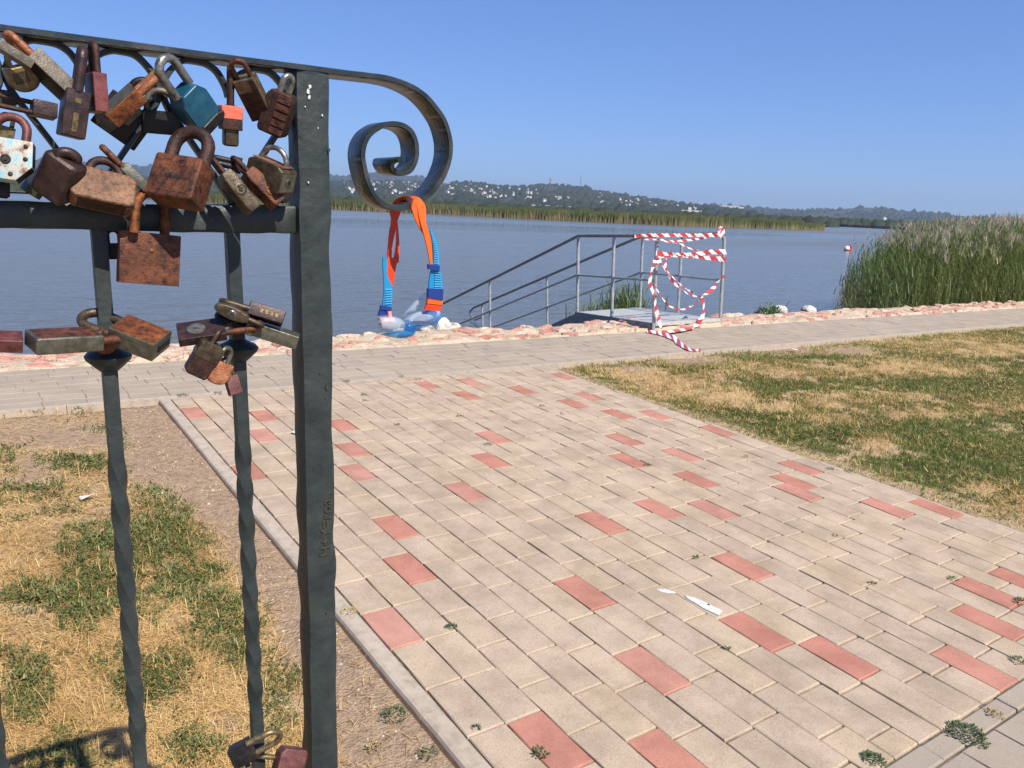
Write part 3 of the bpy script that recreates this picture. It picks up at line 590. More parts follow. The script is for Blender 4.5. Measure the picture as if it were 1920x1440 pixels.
def area(p):
    k, ya, yb, _ = p; c = np.array([rowx(k+.5, (ya+yb)/2), (ya+yb)/2, 0]); s = proj(c); d = depth(c)
    vis = -60 < s[0] < 1980 and s[1] < 1480; return (yb-ya)/d**3*(1 if vis else .001)
pavers.sort(key=area, reverse=True); rest = MB()
for i, (k, ya, yb, red) in enumerate(pavers):
    ym = (ya+yb)/2; one = i < 300; mb = MB() if one else rest
    xa, xb = rowx(k, ym), rowx(k+1, ym); t = random.random()
    paver_mesh(mb, xa, xb, ya, yb, (1 if red else 0) if not one else 0, t)
    if one:
        o = mb.build('paver', MT['paver_red' if red else 'paver'], path, tint=True)
        if red: o['label'] = 'red paver'
o = rest.build('paver_rest', [MT['paver'], MT['paver_red']], path, tint=True); o.name = 'pavers'; o['kind'] = 'stuff'
# near end: a concrete strip and the grey paving in front of it
mb = MB(); x = .9
while x < 5.6:
    paver_mesh(mb, x, x+.5, YE-.084, YE-.004, 0, random.random(), .004, .06); x += .5
o = mb.build('edging_strip', MT['paver_grey'], None, tint=True); tag(o, 'narrow concrete edging strip across the near end of the path', 'kerb', kind='structure')
fc = MB(); fc.add([(x, y, float(Z(x, y))-.0068) for y in (-3, -.6, .968) for x in (-2, 2, 7)], [(0, 1, 4, 3), (1, 2, 5, 4), (3, 4, 7, 6), (4, 5, 8, 7)])
fo = fc.build('forecourt', MT['joint']); tag(fo, 'grey block paving at the near right corner before the path', 'paving', kind='structure')
rest = MB(); nn = 0
for j in range(14):
    yb = .966-j*.215; x = 1.2+(.1 if j % 2 else 0)
    while x < 5.4:
        vis = proj(np.array([x, yb, 0]))[1] < 1520; mb = MB() if vis and x > 1.9 else rest
        paver_mesh(mb, x, x+.215, yb-.215, yb, 0, random.random(), .0045)
        if mb is not rest: mb.build('paver', MT['paver_grey'], fo, tint=True); nn += 1
        x += .215
o = rest.build('pavers', MT['paver_grey'], fo, tint=True); o['kind'] = 'stuff'
# kerbs --------------------------------------------------------------
kb = empty('kerb', (X0, 3, 0)); tag(kb, 'low concrete kerb with dark gap along the left side of the path', 'kerb', kind='structure'); kb.location = (0, 0, 0)
def kerb_piece(parent, xa, xb, ya, yb, top, name='kerb_stone'):
    mb = MB(); n_ = 10; r_ = .012; prof = [(0, -.16), (0, -r_*1.3), (r_*.4, -r_*.4), (r_*1.4, 0), (1-.01, 0), (1, -.006), (1, -.16)]
    w_ = xb-xa; v = []
    for i in range(n_+1):
        y = ya+(yb-ya)*i/n_; wob = random.uniform(-.0012, .0012)
        for (u, zz) in prof:
            xx = xa+(u if u < .5 else u*w_ if u == 1 else w_-.008)+wob; v.append((xx, y, float(Z(xx, y))+top+zz))
    m_ = len(prof); f = [(i*m_+k, i*m_+k+1, (i+1)*m_+k+1, (i+1)*m_+k) for i in range(n_) for k in range(m_-1)]
    f += [tuple(range(m_)), tuple(range(n_*m_+m_-1, n_*m_-1, -1))]; mb.add(v, f); return mb.build(name, MT['kerb'], parent)
y = .95
for i in range(5):
    yb = min(y+1.0, YN-.01); kerb_piece(kb, 1.072+random.uniform(-.002, .002), X0-.007, y+.002, yb-.002, .004+.002*random.random()); y = yb
kr = empty('kerb', (0, 0, 0)); tag(kr, 'thin flush concrete kerb along the right side of the path beside the lawn', 'kerb', kind='structure')
y = .95
for i in range(5):
    yb = min(y+1.0, YN-.01); xe = float(edge_x((y+yb)/2)); kerb_piece(kr, xe+.006, xe+.046, y+.002, yb-.002, -.003); y = yb
kp = empty('kerb', (0, 0, 0)); tag(kp, 'pale concrete kerb line on the lawn side of the lakeside promenade', 'kerb', kind='structure')
x = -1.5
while x < 22:
    mb = MB(); xb = x+1.0; mb.add([(a, b_, float(Z(a, b_))+.004+c) for a in (x+.002, xb-.002) for b_ in (YN+.0, YN+.055) for c in (-.1, 0)], [(0, 1, 3, 2), (4, 6, 7, 5), (0, 4, 5, 1), (2, 3, 7, 6), (1, 5, 7, 3)]); mb.build('kerb_stone', MT['kerb'], kp); x = xb
# promenade ----------------------------------------------------------
pm = MB(); xs = np.linspace(-3, 26, 30); pm.add([(x, y, float(Z(x, y))-.0068) for y in (YN+.05, YF+.02) for x in xs], [(i, i+1, 31+i, 30+i) for i in range(29)])
pm = pm.build('promenade', MT['joint_light']); tag(pm, 'narrow grey block paved promenade along the shore', 'promenade', kind='structure')
lst = []; pw = (YF-YN-.058)/8
for j in range(8):
    x = -1.6+random.uniform(0, PL)
    while x < 24: lst.append((x, x+PL, YN+.058+j*pw, YN+.058+(j+1)*pw)); x += PL
def parea(p):
    c = np.array([(p[0]+p[1])/2, p[2], 0.2]); s = proj(c); return 1/depth(c)**3*(1 if -40 < s[0] < 1960 else .01)
lst.sort(key=parea, reverse=True); rest = MB()
for i, p in enumerate(lst):
    mb = MB() if i < 300 else rest; paver_mesh(mb, *p, 0, random.random(), .0045)
    if i < 300: mb.build('paver', MT['paver_grey'], pm, tint=True)
o = rest.build('pavers', MT['paver_grey'], pm, tint=True); o['kind'] = 'stuff'
# stone wall at the water edge ------------------------------------------
wl = MB(); xs = np.arange(-3, 26, .08); ys = np.concatenate([[YF+.004], np.linspace(YF+.03, 7.62, 9), [7.68, 7.78]])
wv = []
for j, y in enumerate(ys):
    hh = (fbm(xs*1.7, xs*0+y*3, 3)-.5)*.10+(fbm(xs*7, xs*0+y*9, 3)-.5)*.05+.018
    if j == 0: hh = hh*0-.01
    if j == len(ys)-2: hh = hh-.10
    if j == len(ys)-1: hh = hh*0-1.35
    wv.append(np.stack([xs, np.full(len(xs), y)+(.03*(fbm(xs*2.3, xs*0+5, 3)-.5) if j > 6 else 0), Z(xs, y)+hh], 1))
wv = np.vstack(wv); n1 = len(xs); ii = (np.arange(len(ys)-1)[:, None]*n1+np.arange(n1-1)[None]).ravel()
wr = empty('stone_wall', (0, 0, 0)); tag(wr, 'low rubble wall of red sandstone in cream mortar along the water', 'wall')
npmesh('mortar_bed', wv, np.stack([ii, ii+1, ii+1+n1, ii+n1], 1), MT['mortar'], wr, smooth=True)
stones = []
x = -1.2
while x < 19:
    y = YF+.07+random.uniform(0, .03)
    while y < 7.66:
        s = random.uniform(.045, .135); stones.append((x+random.uniform(-.05, .05), y+random.uniform(-.02, .02), s, random.uniform(.6, 1.0))); y += s*1.5+.02
    x += random.uniform(.2, .30)
random.shuffle(stones); stones = stones[:300]
for (x, y, s, asp) in stones:
    mb = MB(); n_ = 9; z0 = float(Z(x, y))+float((fbm(np.array([x*1.7]), np.array([y*3]), 3)[0]-.5)*.10)+.016; a0 = random.random()*6; tl = (random.uniform(-.18, .18), random.uniform(-.18, .18)); rr = [random.uniform(.6, 1.25) for _ in range(n_)]
    v = []
    for (q_, h_) in ((1.05, -.05), (1.0, .004), (.80, .016), (.38, .020)):
        for k in range(n_):
            a_ = a0+2*math.pi*k/n_; px_, py_ = 1.25*s*q_*rr[k]*math.cos(a_), s*asp*q_*rr[k]*math.sin(a_); v.append((x+px_, y+py_, z0+h_*(.7+.6*random.random())+tl[0]*px_+tl[1]*py_))
    f = [(i*n_+k, i*n_+(k+1) % n_, (i+1)*n_+(k+1) % n_, (i+1)*n_+k) for i in range(3) for k in range(n_)]+[tuple(range(3*n_, 4*n_))]
    mb.add(v, f, 0, random.random()); mb.build('stone', MT['sandstone'], wr, tint=True)
def boulder(name, c, r, label, mat='limestone', sq=(1, 1, .8), grp='white boulders behind the wall'):
    bm = bmesh.new(); bmesh.ops.create_icosphere(bm, subdivisions=3, radius=1)
    o3 = np.random.default_rng(int(c[0]*97) % 1000).random(3)*20
    for v in bm.verts:
        d = 1+.55*(float(fbm(np.array([v.co.x*1.3+o3[0]]), np.array([v.co.y*1.3+v.co.z+o3[1]]), 3)[0])-.5); v.co *= d
        v.co.x *= r*sq[0]; v.co.y *= r*sq[1]; v.co.z *= r*sq[2]
    me = bpy.data.meshes.new(name); bm.to_mesh(me); bm.free(); me.materials.append(MT[mat]); o = link(name, me); o.location = c; o.rotation_euler = (random.random(), random.random()*.5, random.random()*3)
    tag(o, label, 'boulder', grp)
def beyond(px, y): p = onY(np.array(px, float), y); return p
for (px, y, r, sq, lab) in (((803, 628), 7.95, .15, (1.2, .9, .62), 'flat white boulder with dark stains below the goggles'), ((832, 619), 8.1, .14, (.75, .8, 1.0), 'upright white boulder right of the flat stained one'), ((850, 617), 8.15, .10, (1, .8, .8), 'small tan boulder against the upright white boulder'), ((1463, 584), 8.1, .125, (1.0, .9, .9), 'round white boulder beside the green bush on the shore'), ((1517, 585), 8.15, .145, (1.2, .9, .7), 'wide white boulder right of the round one on the shore'), ((1425, 589), 8.0, .10, (1, .8, .7), 'small white boulder hidden behind the green shore bush')):
    p = beyond(px, y); boulder('boulder', p, r, lab, sq=sq)
# ------------------------------------------------------------------ swimming platform with stairs
N0 = G(np.array([1224., 622.])); Rr = G(np.array([1350., 609.]))
d1 = ray(np.array([250., 461.])); d2 = ray(np.array([250., 860.]))
hd = d1*np.array([1, 1, 0]); hd /= np.linalg.norm(hd); nl_ = np.array([hd[1], -hd[0], 0.])
LP = lambda p: onP(np.array(p, float), N0, nl_); RP = lambda p: onP(np.array(p, float), Rr, nl_)
pf = empty('lake_steps', (0, 0, 0)); tag(pf, 'galvanised steel platform with handrails and steps down into the lake', 'steps')
def tubes(name, lists, r, mat='steel', n=10):
    mb = MB(); 
    for q in lists: mb.tube(q, r, n)
    return mb.build(name, MT[mat], pf, True)
def rod(name, q, r, mat='steel'): return tubes(name, [q], r, mat)
# left side
Lt = LP([(1084, 442), (1196, 442), (1224, 442)]); 
rod('handrail', np.vstack([LP([(760, 604), (833, 568), (1080, 444.5)]), LP([(1086, 442)]), Lt[1:], LP([(1229, 444), (1232, 450)])]), .024, 'steel_dark')
rod('mid_rail', np.vstack([LP([(760, 650), (848, 613), (1079, 517)]), LP([(1086, 515.5), (1224, 526)])]), .017)
for a_, b_ in (((1232, 448), (1225, 621)), ((1151.5, 444), (1147, 594)), ((1084.5, 444), (1082.5, 586)), ((918.5, 528), (919, 628)), ((770, 600), (772, 690))): rod('post', LP([a_, b_]), .023)
# right side
rod('handrail', np.vstack([RP([(886, 596), (882, 590), (882, 583), (888, 577), (1120, 477.5), (1200, 444)]), RP([(1208, 441.5), (1346, 438)]), RP([(1354, 440), (1358, 450)])]), .024, 'steel_dark')
rod('mid_rail', np.vstack([RP([(895, 625), (904, 621), (1080, 556), (1200, 511.5)]), RP([(1208, 511), (1348, 525)])]), .017)
for a_, b_ in (((1358.3, 448), (1350, 606)), ((1279, 442), (1271, 588)), ((1205, 444), (1200, 579)), ((1025.5, 521), (1026.5, 610)), ((904, 572), (906, 640))): rod('post', RP([a_, b_]), .023)
rod('handrail_hook', RP([(886, 596), (890, 600), (905, 594)]), .022)
# deck
cN, cB, cBR, cR = LP([(1222, 606)])[0], LP([(1081, 585)])[0], RP([(1195, 576.5)])[0], RP([(1351, 597)])[0]
nrm = np.cross(cR-cN, cB-cN); nrm /= np.linalg.norm(nrm); nrm = nrm if nrm[2] > 0 else -nrm
q = lambda u, v: (cN*(1-u)+cR*u)*(1-v)+(cB*(1-u)+cBR*u)*v
mb = MB()
for k in range(24):                                      # slats of the grating run across
    v0, v1 = .075+.925*k/24, .075+.925*(k+.93)/24
    s = [q(.015, v0), q(.985, v0), q(.985, v1), q(.015, v1)]; mb = MB(); mb.add(s+[p-nrm*.03 for p in s], [(0, 1, 2, 3), (0, 4, 5, 1), (2, 6, 7, 3), (1, 5, 6, 2), (0, 3, 7, 4)]); mb.build('slat', MT['deck'], pf)
mb = MB(); s = [q(0.01, -.005), q(.99, -.005), q(.99, .07), q(.01, .07)]; mb.add([p+nrm*.003 for p in s]+[p-nrm*.04 for p in s], [(0, 1, 2, 3), (0, 4, 5, 1), (2, 6, 7, 3), (1, 5, 6, 2), (0, 3, 7, 4)])
for i in range(40):
    for j in range(2):
        c = q(.02+.96*(i+.5)/40, .012+.03*j)+nrm*.005; mb.box(c, (.022, .008, .004), 0, np.array(Matrix.Rotation(.7 if (i+j) % 2 else -.7, 3, 'Z')))
mb.build('tread_plate', MT['deck'], pf)
def beam(name, a, b_, h, wv, mat='steel_dark'):
    mb = MB(); a, b_, wv = np.asarray(a), np.asarray(b_), np.asarray(wv); dn = -nrm*h
    v = [a-wv, a+wv, b_+wv, b_-wv]; mb.add(v+[p+dn for p in v], [(0, 1, 2, 3), (4, 7, 6, 5), (0, 4, 5, 1), (1, 5, 6, 2), (2, 6, 7, 3), (3, 7, 4, 0)]); return mb.build(name, MT[mat], pf)
ux = (cR-cN)/np.linalg.norm(cR-cN)
beam('side_beam', cN-ux*.01+nrm*.004, cB-ux*.01+nrm*.004, .15, ux*.02); beam('side_beam', cR+ux*.01+nrm*.004, cBR+ux*.01+nrm*.004, .15, ux*.02)
yv = (cB-cN)/np.linalg.norm(cB-cN); beam('cross_beam', cB+ux*.02+yv*.02, cBR-ux*.02+yv*.02, .15, yv*.02); beam('cross_beam', q(.02, .5)-nrm*.035, q(.98, .5)-nrm*.035, .1, yv*.03); beam('cross_beam', q(.02, .03)-nrm*.06, q(.98, .03)-nrm*.06, .06, yv*.03)
s0, s1 = LP([(1081, 588)])[0], LP([(985, 632)])[0]; sv = (s1-s0)/np.linalg.norm(s1-s0); sl_ = 4.4
beam('stringer', s0-ux*.01, s0-ux*.01+sv*sl_, .16, ux*.02); s0r = cBR+(s0-cB); beam('stringer', s0r+ux*.01, s0r+ux*.01+sv*sl_, .16, ux*.02)
for k in range(9):
    c0 = s0+sv*(.25+k*.45); c1 = s0r+sv*(.25+k*.45); hv = np.array([hd[0], hd[1], 0])*.13
    mb = MB(); v = [c0+ux*.02-hv, c1-ux*.02-hv, c1-ux*.02+hv, c0+ux*.02+hv]; v = [p+np.array([0, 0, -.05]) for p in v]; mb.add(v+[p-np.array([0, 0, .035]) for p in v], [(0, 1, 2, 3), (4, 7, 6, 5), (0, 4, 5, 1), (1, 5, 6, 2), (2, 6, 7, 3), (3, 7, 4, 0)]); mb.build('step', MT['deck'], pf)
for p_ in (q(.03, .97), q(.97, .97)): rod('leg', [p_-nrm*.1, np.array([p_[0], p_[1], -2.0])], .045, 'steel_dark')
# reed clump behind the platform ------------------------------------------
for (px0, px1, n_, yy, hx, lab) in ((1095, 1160, 130, 9.6, 1.25, 'green reed clump seen through the left rails of the lake steps'), (1140, 1214, 190, 9.9, 1.45, 'taller green reed clump behind the corner of the steel platform')):
    ps = onY(np.stack([rng.uniform(px0, px1, n_), np.full(n_, 575.)], 1), yy+rng.uniform(-.35, .35, n_))
    reed_patch('reed_clump', ps[:, 0], ps[:, 1], hx*rng.uniform(.65, 1.05, n_), lab, 'reeds', None, .017, False, 8, WATER-.05, .15)['group'] = 'reed clumps behind the platform'
for (px, yy, n_, hx, lab) in (((1472, 590), 8.3, 4, 1.15, 'few thin bent reed stalks above the round white boulder'), ((1540, 590), 8.6, 7, .9, 'sparse short reeds right of the wide white boulder'), ((1585, 590), 8.5, 12, 1.15, 'sparse thin reeds at the left fringe of the tall reed bed'), ((1090, 590), 9.4, 6, 1.0, 'few reed blades left of the platform corner post')):
    ps = onY(np.array([px]*n_, float)+np.stack([rng.normal(0, 11, n_), np.zeros(n_)], 1), yy+rng.uniform(-.2, .2, n_)); reed_patch('reed_stalks', ps[:, 0], ps[:, 1], hx*rng.uniform(.8, 1.15, n_), lab, 'reeds', None, .016, False, 5, WATER-.02, .1)['group'] = 'stray reed stalks at the shore'
# ------------------------------------------------------------------ plants (weeds, bushes)
def leafy(name, c, r, h, n_, label, mat='weed', cat='weed', group=None, ll=.011, lw=.005, stems=6):
    N = n_; a = rng.random(N)*6.283; rad = r*np.sqrt(rng.random(N))*(.75+.5*fbm(np.cos(a)*2+c[0]*3, np.sin(a)*2+c[1]*3, 2)); hh = h*rng.random(N)*np.clip(1.1-rad/(r*1.15), .12, 1)
    P = np.stack([rad*np.cos(a), rad*np.sin(a), .002+hh], 1)
    v, f = blades(P, ll*rng.uniform(.6, 1.3, N), lw*rng.uniform(.7, 1.3, N), a+rng.normal(0, .8, N), rng.uniform(.5, 1.5, N), rng.uniform(0, .5, N)); t = np.repeat(np.clip(rng.normal(.5, .25, N), 0, 1), 5)
    o = npmesh(name, v, f, MT[mat], tint=t); o.location = c
    return tag(o, label, cat, group)
WD = [((1812, 1378), .062, .022, 420, 'largest round dark green weed at the near end of the path'), ((1636, 1426), .034, .02, 150, 'dark green weed tuft at the bottom edge by the concrete strip'), ((1866, 1340), .028, .012, 60, 'small yellow withered weed beside the largest weed'), ((846, 1176), .02, .012, 45, 'little weed in the joint right of the leftmost near red paver'), ((1011, 1413), .024, .012, 55, 'weed growing over the red paver at the bottom edge'), ((893, 1366), .012, .01, 22, 'tiny weed in a joint near the left kerb at the bottom'), ((1914, 1130), .035, .02, 90, 'weed at the right edge beside a red paver'), ((1908, 1240), .03, .012, 60, 'low weed at the right edge near the path end'), ((1636, 1095), .016, .012, 30, 'tiny weed in a joint right of the white mark'), ((1786, 1086), .022, .008, 40, 'small weed touching the upper corner of a red paver at right'), ((1566, 1005), .014, .012, 25, 'tiny brown weed between pavers in the right middle'), ((1362, 1216), .014, .010, 25, 'tiny weed below the red paver with the white mark'), ((1305, 1046), .014, .010, 25, 'tiny weed left of the red paver in the path middle'), ((1398, 858), .018, .02, 25, 'thin upright weed near the right lawn edge'), ((915, 834), .026, .012, 40, 'weed below a red paver in the far left part of the path'), ((1213, 873), .02, .012, 30, 'weed at the right corner of a red paver in the far middle'), ((862, 781), .026, .015, 36, 'weed in the far part of the path left of the reds'), ((745, 797), .022, .008, 25, 'flat little weed behind the iron post in the far path'), ((683, 741), .026, .015, 36, 'upper of two weeds right of the iron post'), ((684, 752), .026, .008, 26, 'lower flat one of two weeds right of the iron post'), ((785, 712), .03, .015, 36, 'weed at the end of a red paver by the promenade'), ((753, 708), .03, .015, 40, 'weed on the pale kerb of the promenade'), ((650, 716), .035, .015, 60, 'weed on the promenade kerb right beside the iron post'), ((1017, 762), .022, .015, 30, 'small weed in the far right part of the path'), ((1053, 777), .014, .015, 16, 'tiny sprout in the far right part of the path'), ((342, 743), .045, .018, 80, 'weed where the left kerb meets the promenade'), ((408, 738), .03, .018, 46, 'weed on the promenade edge between the two twisted bars'), ((1556, 880), .024, .012, 36, 'weed at the right kerb beside a red paver'), ((1590, 884), .03, .010, 40, 'low weed line on the right kerb'), ((738, 1338), .045, .02, 110, 'weed tuft on the bare soil right of the iron post'), ((702, 1398), .03, .015, 50, 'withered little weed on the soil near the bottom'), ((802, 1408), .03, .015, 50, 'small weed against the left kerb at the bottom'), ((655, 1150), .03, .02, 50, 'dry weed beside the iron post on bare soil')]
for (px, r_, h_, n_, lab) in WD:
    c = G(np.array(px, float)); soil = c[0] < 1.07
    if soil: c[2] = float(gheight(c[0], c[1]))+.004
    leafy('weed', c, r_, h_, n_, lab, 'weed_dry' if 'wither' in lab or 'dry' in lab or 'brown' in lab else 'weed', group='weeds in the paving and soil')
p = beyond((1440, 600), 7.85); leafy('shore_bush', (p[0], p[1], p[2]-.05), .26, .36, 650, 'bright green leafy bush growing on the shore wall', 'bush_leaf', cat='bush', ll=.075, lw=.032)
# ------------------------------------------------------------------ lawns
def scatter(n, xa, xb, ya, yb): return rng.uniform(xa, xb, n), rng.uniform(ya, yb, n)
def grow(which, x, y, gain=1.0):
    gm, sm = masks(x, y); m = (gm if which == 'g' else sm)*gain; k = rng.random(len(x)) < m; return x[k], y[k]
seenL = lambda x, y: (lambda s: (s[:, 0] > -1100) & (s[:, 1] < 2100))(proj(np.stack([x, y, Z(x, y)], 1)))
parts = []
for (n, ya, yb, sz) in ((230000, 1.5, 2.7, 1.0), (190000, 2.7, 4.0, 1.25), (130000, 4.0, 5.86, 1.6)):
    x, y = scatter(n, -2.2, 1.03, ya, yb); x, y = grow('g', x, y, .72); k = seenL(x, y); x, y = x[k], y[k]; N = len(x)
    hgt = .006+.030*rng.random(N)**1.3*np.clip(fbm(x*5, y*5, 3)*1.6, .3, 1.4); P = np.stack([x, y, gheight(x, y)+hgt], 1)
    v, f = blades(P, rng.uniform(.007, .017, N)*sz*np.where(rng.random(N) < .12, 2.4, 1), rng.uniform(.003, .006, N)*sz, rng.random(N)*6.283, rng.uniform(.3, 1.5, N), rng.uniform(0, .6, N)); t = np.clip(.18+14*hgt+.28*(rng.random(N)-.5)+.5*(fbm(x*2+50, y*2, 3)-.5), 0, .85); t = np.where(rng.random(N) < .025, 1, t); parts.append((v, f, np.repeat(t, 5)))
V, Fi, T = merge(parts); tag(npmesh('knotweed_grass', V, Fi, MT['grass'], tint=T), 'low green knotweed and grass patches left of the path', 'grass', kind='stuff')
parts = []
for (n, ya, yb, sz) in ((190000, 1.5, 2.7, 1.0), (105000, 2.7, 4.0, 1.2), (60000, 4.0, 5.86, 1.5)):
    x, y = scatter(n, -2.2, 1.03, ya, yb); x, y = grow('s', x, y); k = seenL(x, y); x, y = x[k], y[k]; N = len(x)
    P = np.stack([x, y, gheight(x, y)+.002+.016*rng.random(N)], 1); up = rng.random(N) < .05
    v, f = blades(P, rng.uniform(.02, .075, N), rng.uniform(.0011, .0024, N)*sz, rng.random(N)*6.283, np.where(up, rng.uniform(.1, .9, N), rng.uniform(1.25, 1.6, N)), rng.uniform(-.25, .35, N)); t = np.clip(.42+.3*rng.normal(0, 1, N)*.7+.5*(fbm(x*4, y*4+9, 3)-.5), 0, 1); parts.append((v, f, np.repeat(t, 5)))
V, Fi, T = merge(parts); tag(npmesh('dry_grass', V, Fi, MT['straw'], tint=T), 'matted dry straw coloured grass left of the path', 'grass', kind='stuff')
parts = []; n = 420000; x = 4.55+11.5*rng.random(n)**1.15; y = rng.uniform(1.2, 5.84, n); s = proj(np.stack([x, y, Z(x, y)], 1)); k = (s[:, 0] < 2060) & (x > edge_x(y)+.06); x, y = x[k], y[k]
xg, yg_ = grow('g', x, y, .9); N = len(xg); cl = fbm(xg*6, yg_*6, 3); L_ = rng.uniform(.018, .05, N)*(.55+.9*cl)
v, f = blades(np.stack([xg, yg_, gheight(xg, yg_)], 1), L_, rng.uniform(.003, .0055, N), rng.random(N)*6.283, rng.uniform(.1, 1.1, N), rng.uniform(0, .8, N)); t = np.clip(.1+.55*cl+.35*(rng.random(N)-.5)+.3*(fbm(xg*1.5+5, yg_*1.5, 3)-.5), 0, .8); t = np.where(rng.random(N) < .05, 1, t)
tag(npmesh('lawn_grass', v, f, MT['lawn'], tint=np.repeat(t, 5)), 'patchy green lawn grass right of the path', 'grass', kind='stuff')
xs_, ys_ = grow('s', x, y, .42); N = len(xs_); v, f = blades(np.stack([xs_, ys_, gheight(xs_, ys_)+.004+.02*rng.random(N)], 1), rng.uniform(.025, .075, N), rng.uniform(.002, .004, N), rng.random(N)*6.283, rng.uniform(.8, 1.55, N), rng.uniform(-.1, .4, N)); t = np.clip(.35+.25*rng.normal(0, 1, N)+.6*(fbm(xs_*2, ys_*2+9, 3)-.5), 0, 1)
tag(npmesh('dry_lawn_grass', v, f, MT['straw'], tint=np.repeat(t, 5)), 'dry yellow grass patches in the right lawn', 'grass', kind='stuff')
n = 2600; x = np.concatenate([rng.uniform(.45, 1.06, n), rng.uniform(4.6, 9, 500)]); y = np.concatenate([rng.uniform(1.3, 5.8, n), rng.uniform(1.4, 5.8, 500)]); s = rng.uniform(.002, .006, len(x))*np.where(rng.random(len(x)) < .06, 1.8, 1)
blobs('pebbles', np.stack([x, y, gheight(x, y)-.001], 1), np.stack([s, s, s*.7], 1), rng.random(len(x)), 'tiny pale pebbles on the bare soil beside the path', MT['pebble'], 'pebbles')
# tall bleached stalks on the left lawn
STK = [((131, 1255), (118, 1310)), ((55, 1290), (100, 1345)), ((190, 1280), (196, 1330)), ((600, 1245), (560, 1320)), ((620, 1100), (450, 1110)), ((560, 1370), (470, 1400)), ((280, 1290), (268, 1350)), ((545, 1175), (500, 1260))]
mb = MB()
for a_, b_ in STK:
    p0, p1 = G(np.array(b_, float)), G(np.array(a_, float)); p0[2] = float(gheight(p0[0], p0[1]))+.01; p1 = p0+(p1-p0)*.75; p1[2] = p0[2]+.045; md = (p0+p1)/2+np.array([.004, 0, .008]); mb.tube(curve([p0, md, p1], 4), .0011, 4)
o = mb.build('straw_stalks', MT['straw'], None, tint=True); tag(o, 'loose bleached straw stalks lying on the left lawn', 'straw', kind='stuff')
# white marks and litter --------------------------------------------------
def flat_mark(name, pxs, label, cat, z=.004, dot=None, grp=None):
    p = G(np.array(pxs, float)); p[:, 2] += z; c = p.mean(0); n_ = len(p); r_ = empty(name, tuple(c)); mb = MB()
    mb.add(list(p-c)+list(p-c-np.array([0, 0, .003]))+[(0, 0, .002)], [(i, (i+1) % n_, 2*n_) for i in range(n_)]+[(i, n_+i, n_+(i+1) % n_, (i+1) % n_) for i in range(n_)]); mb.build('splash', MT['white_mark'], r_)
    if dot is not None:
        d = G(np.array(dot, float))-c; mb = MB(); mb.lathe((d[0], d[1], d[2]+z+.002), [(.005, 0), (.004, .002)], 8); mb.build('dark_dot', MT['keyhole'], r_)
    tag(r_, label, cat, grp)
flat_mark('paint_mark', [(1284, 1117), (1300, 1121), (1322, 1130), (1341, 1140), (1354, 1146), (1348, 1155), (1336, 1150), (1318, 1141), (1300, 1130), (1288, 1123)], 'long white paint mark with a dark dot above a red paver', 'paint mark', dot=(1328, 1136), grp='white marks on the path')
flat_mark('paint_mark', [(1231, 1106), (1245, 1105), (1262, 1110), (1268, 1113), (1252, 1113), (1238, 1110)], 'short white paint mark left of the long one', 'paint mark', grp='white marks on the path')
for (px, lab) in (((1490, 657), 'flat white scrap lying on the lawn near the promenade'), ((160, 935), 'small white scrap in the grass behind the left twisted bar'), ((557, 813), 'white scrap on the path just left of the iron post')):
    c = G(np.array(px, float)); mb = MB(); s = .03+.004*depth(c); v = [(math.cos(a_)*s*random.uniform(.5, 1), math.sin(a_)*s*.6, .012+random.uniform(-.006, .012)) for a_ in np.linspace(0, 6.283, 7)[:-1]]; mb.add(v+[(x, y, z-.004) for x, y, z in v], [tuple(range(6)), tuple(range(11, 5, -1))]+[(i, 6+i, 6+(i+1) % 6, (i+1) % 6) for i in range(6)]); o = mb.build('litter_scrap', MT['white_mark']); o.location = c; tag(o, lab, 'litter', 'white litter scraps')
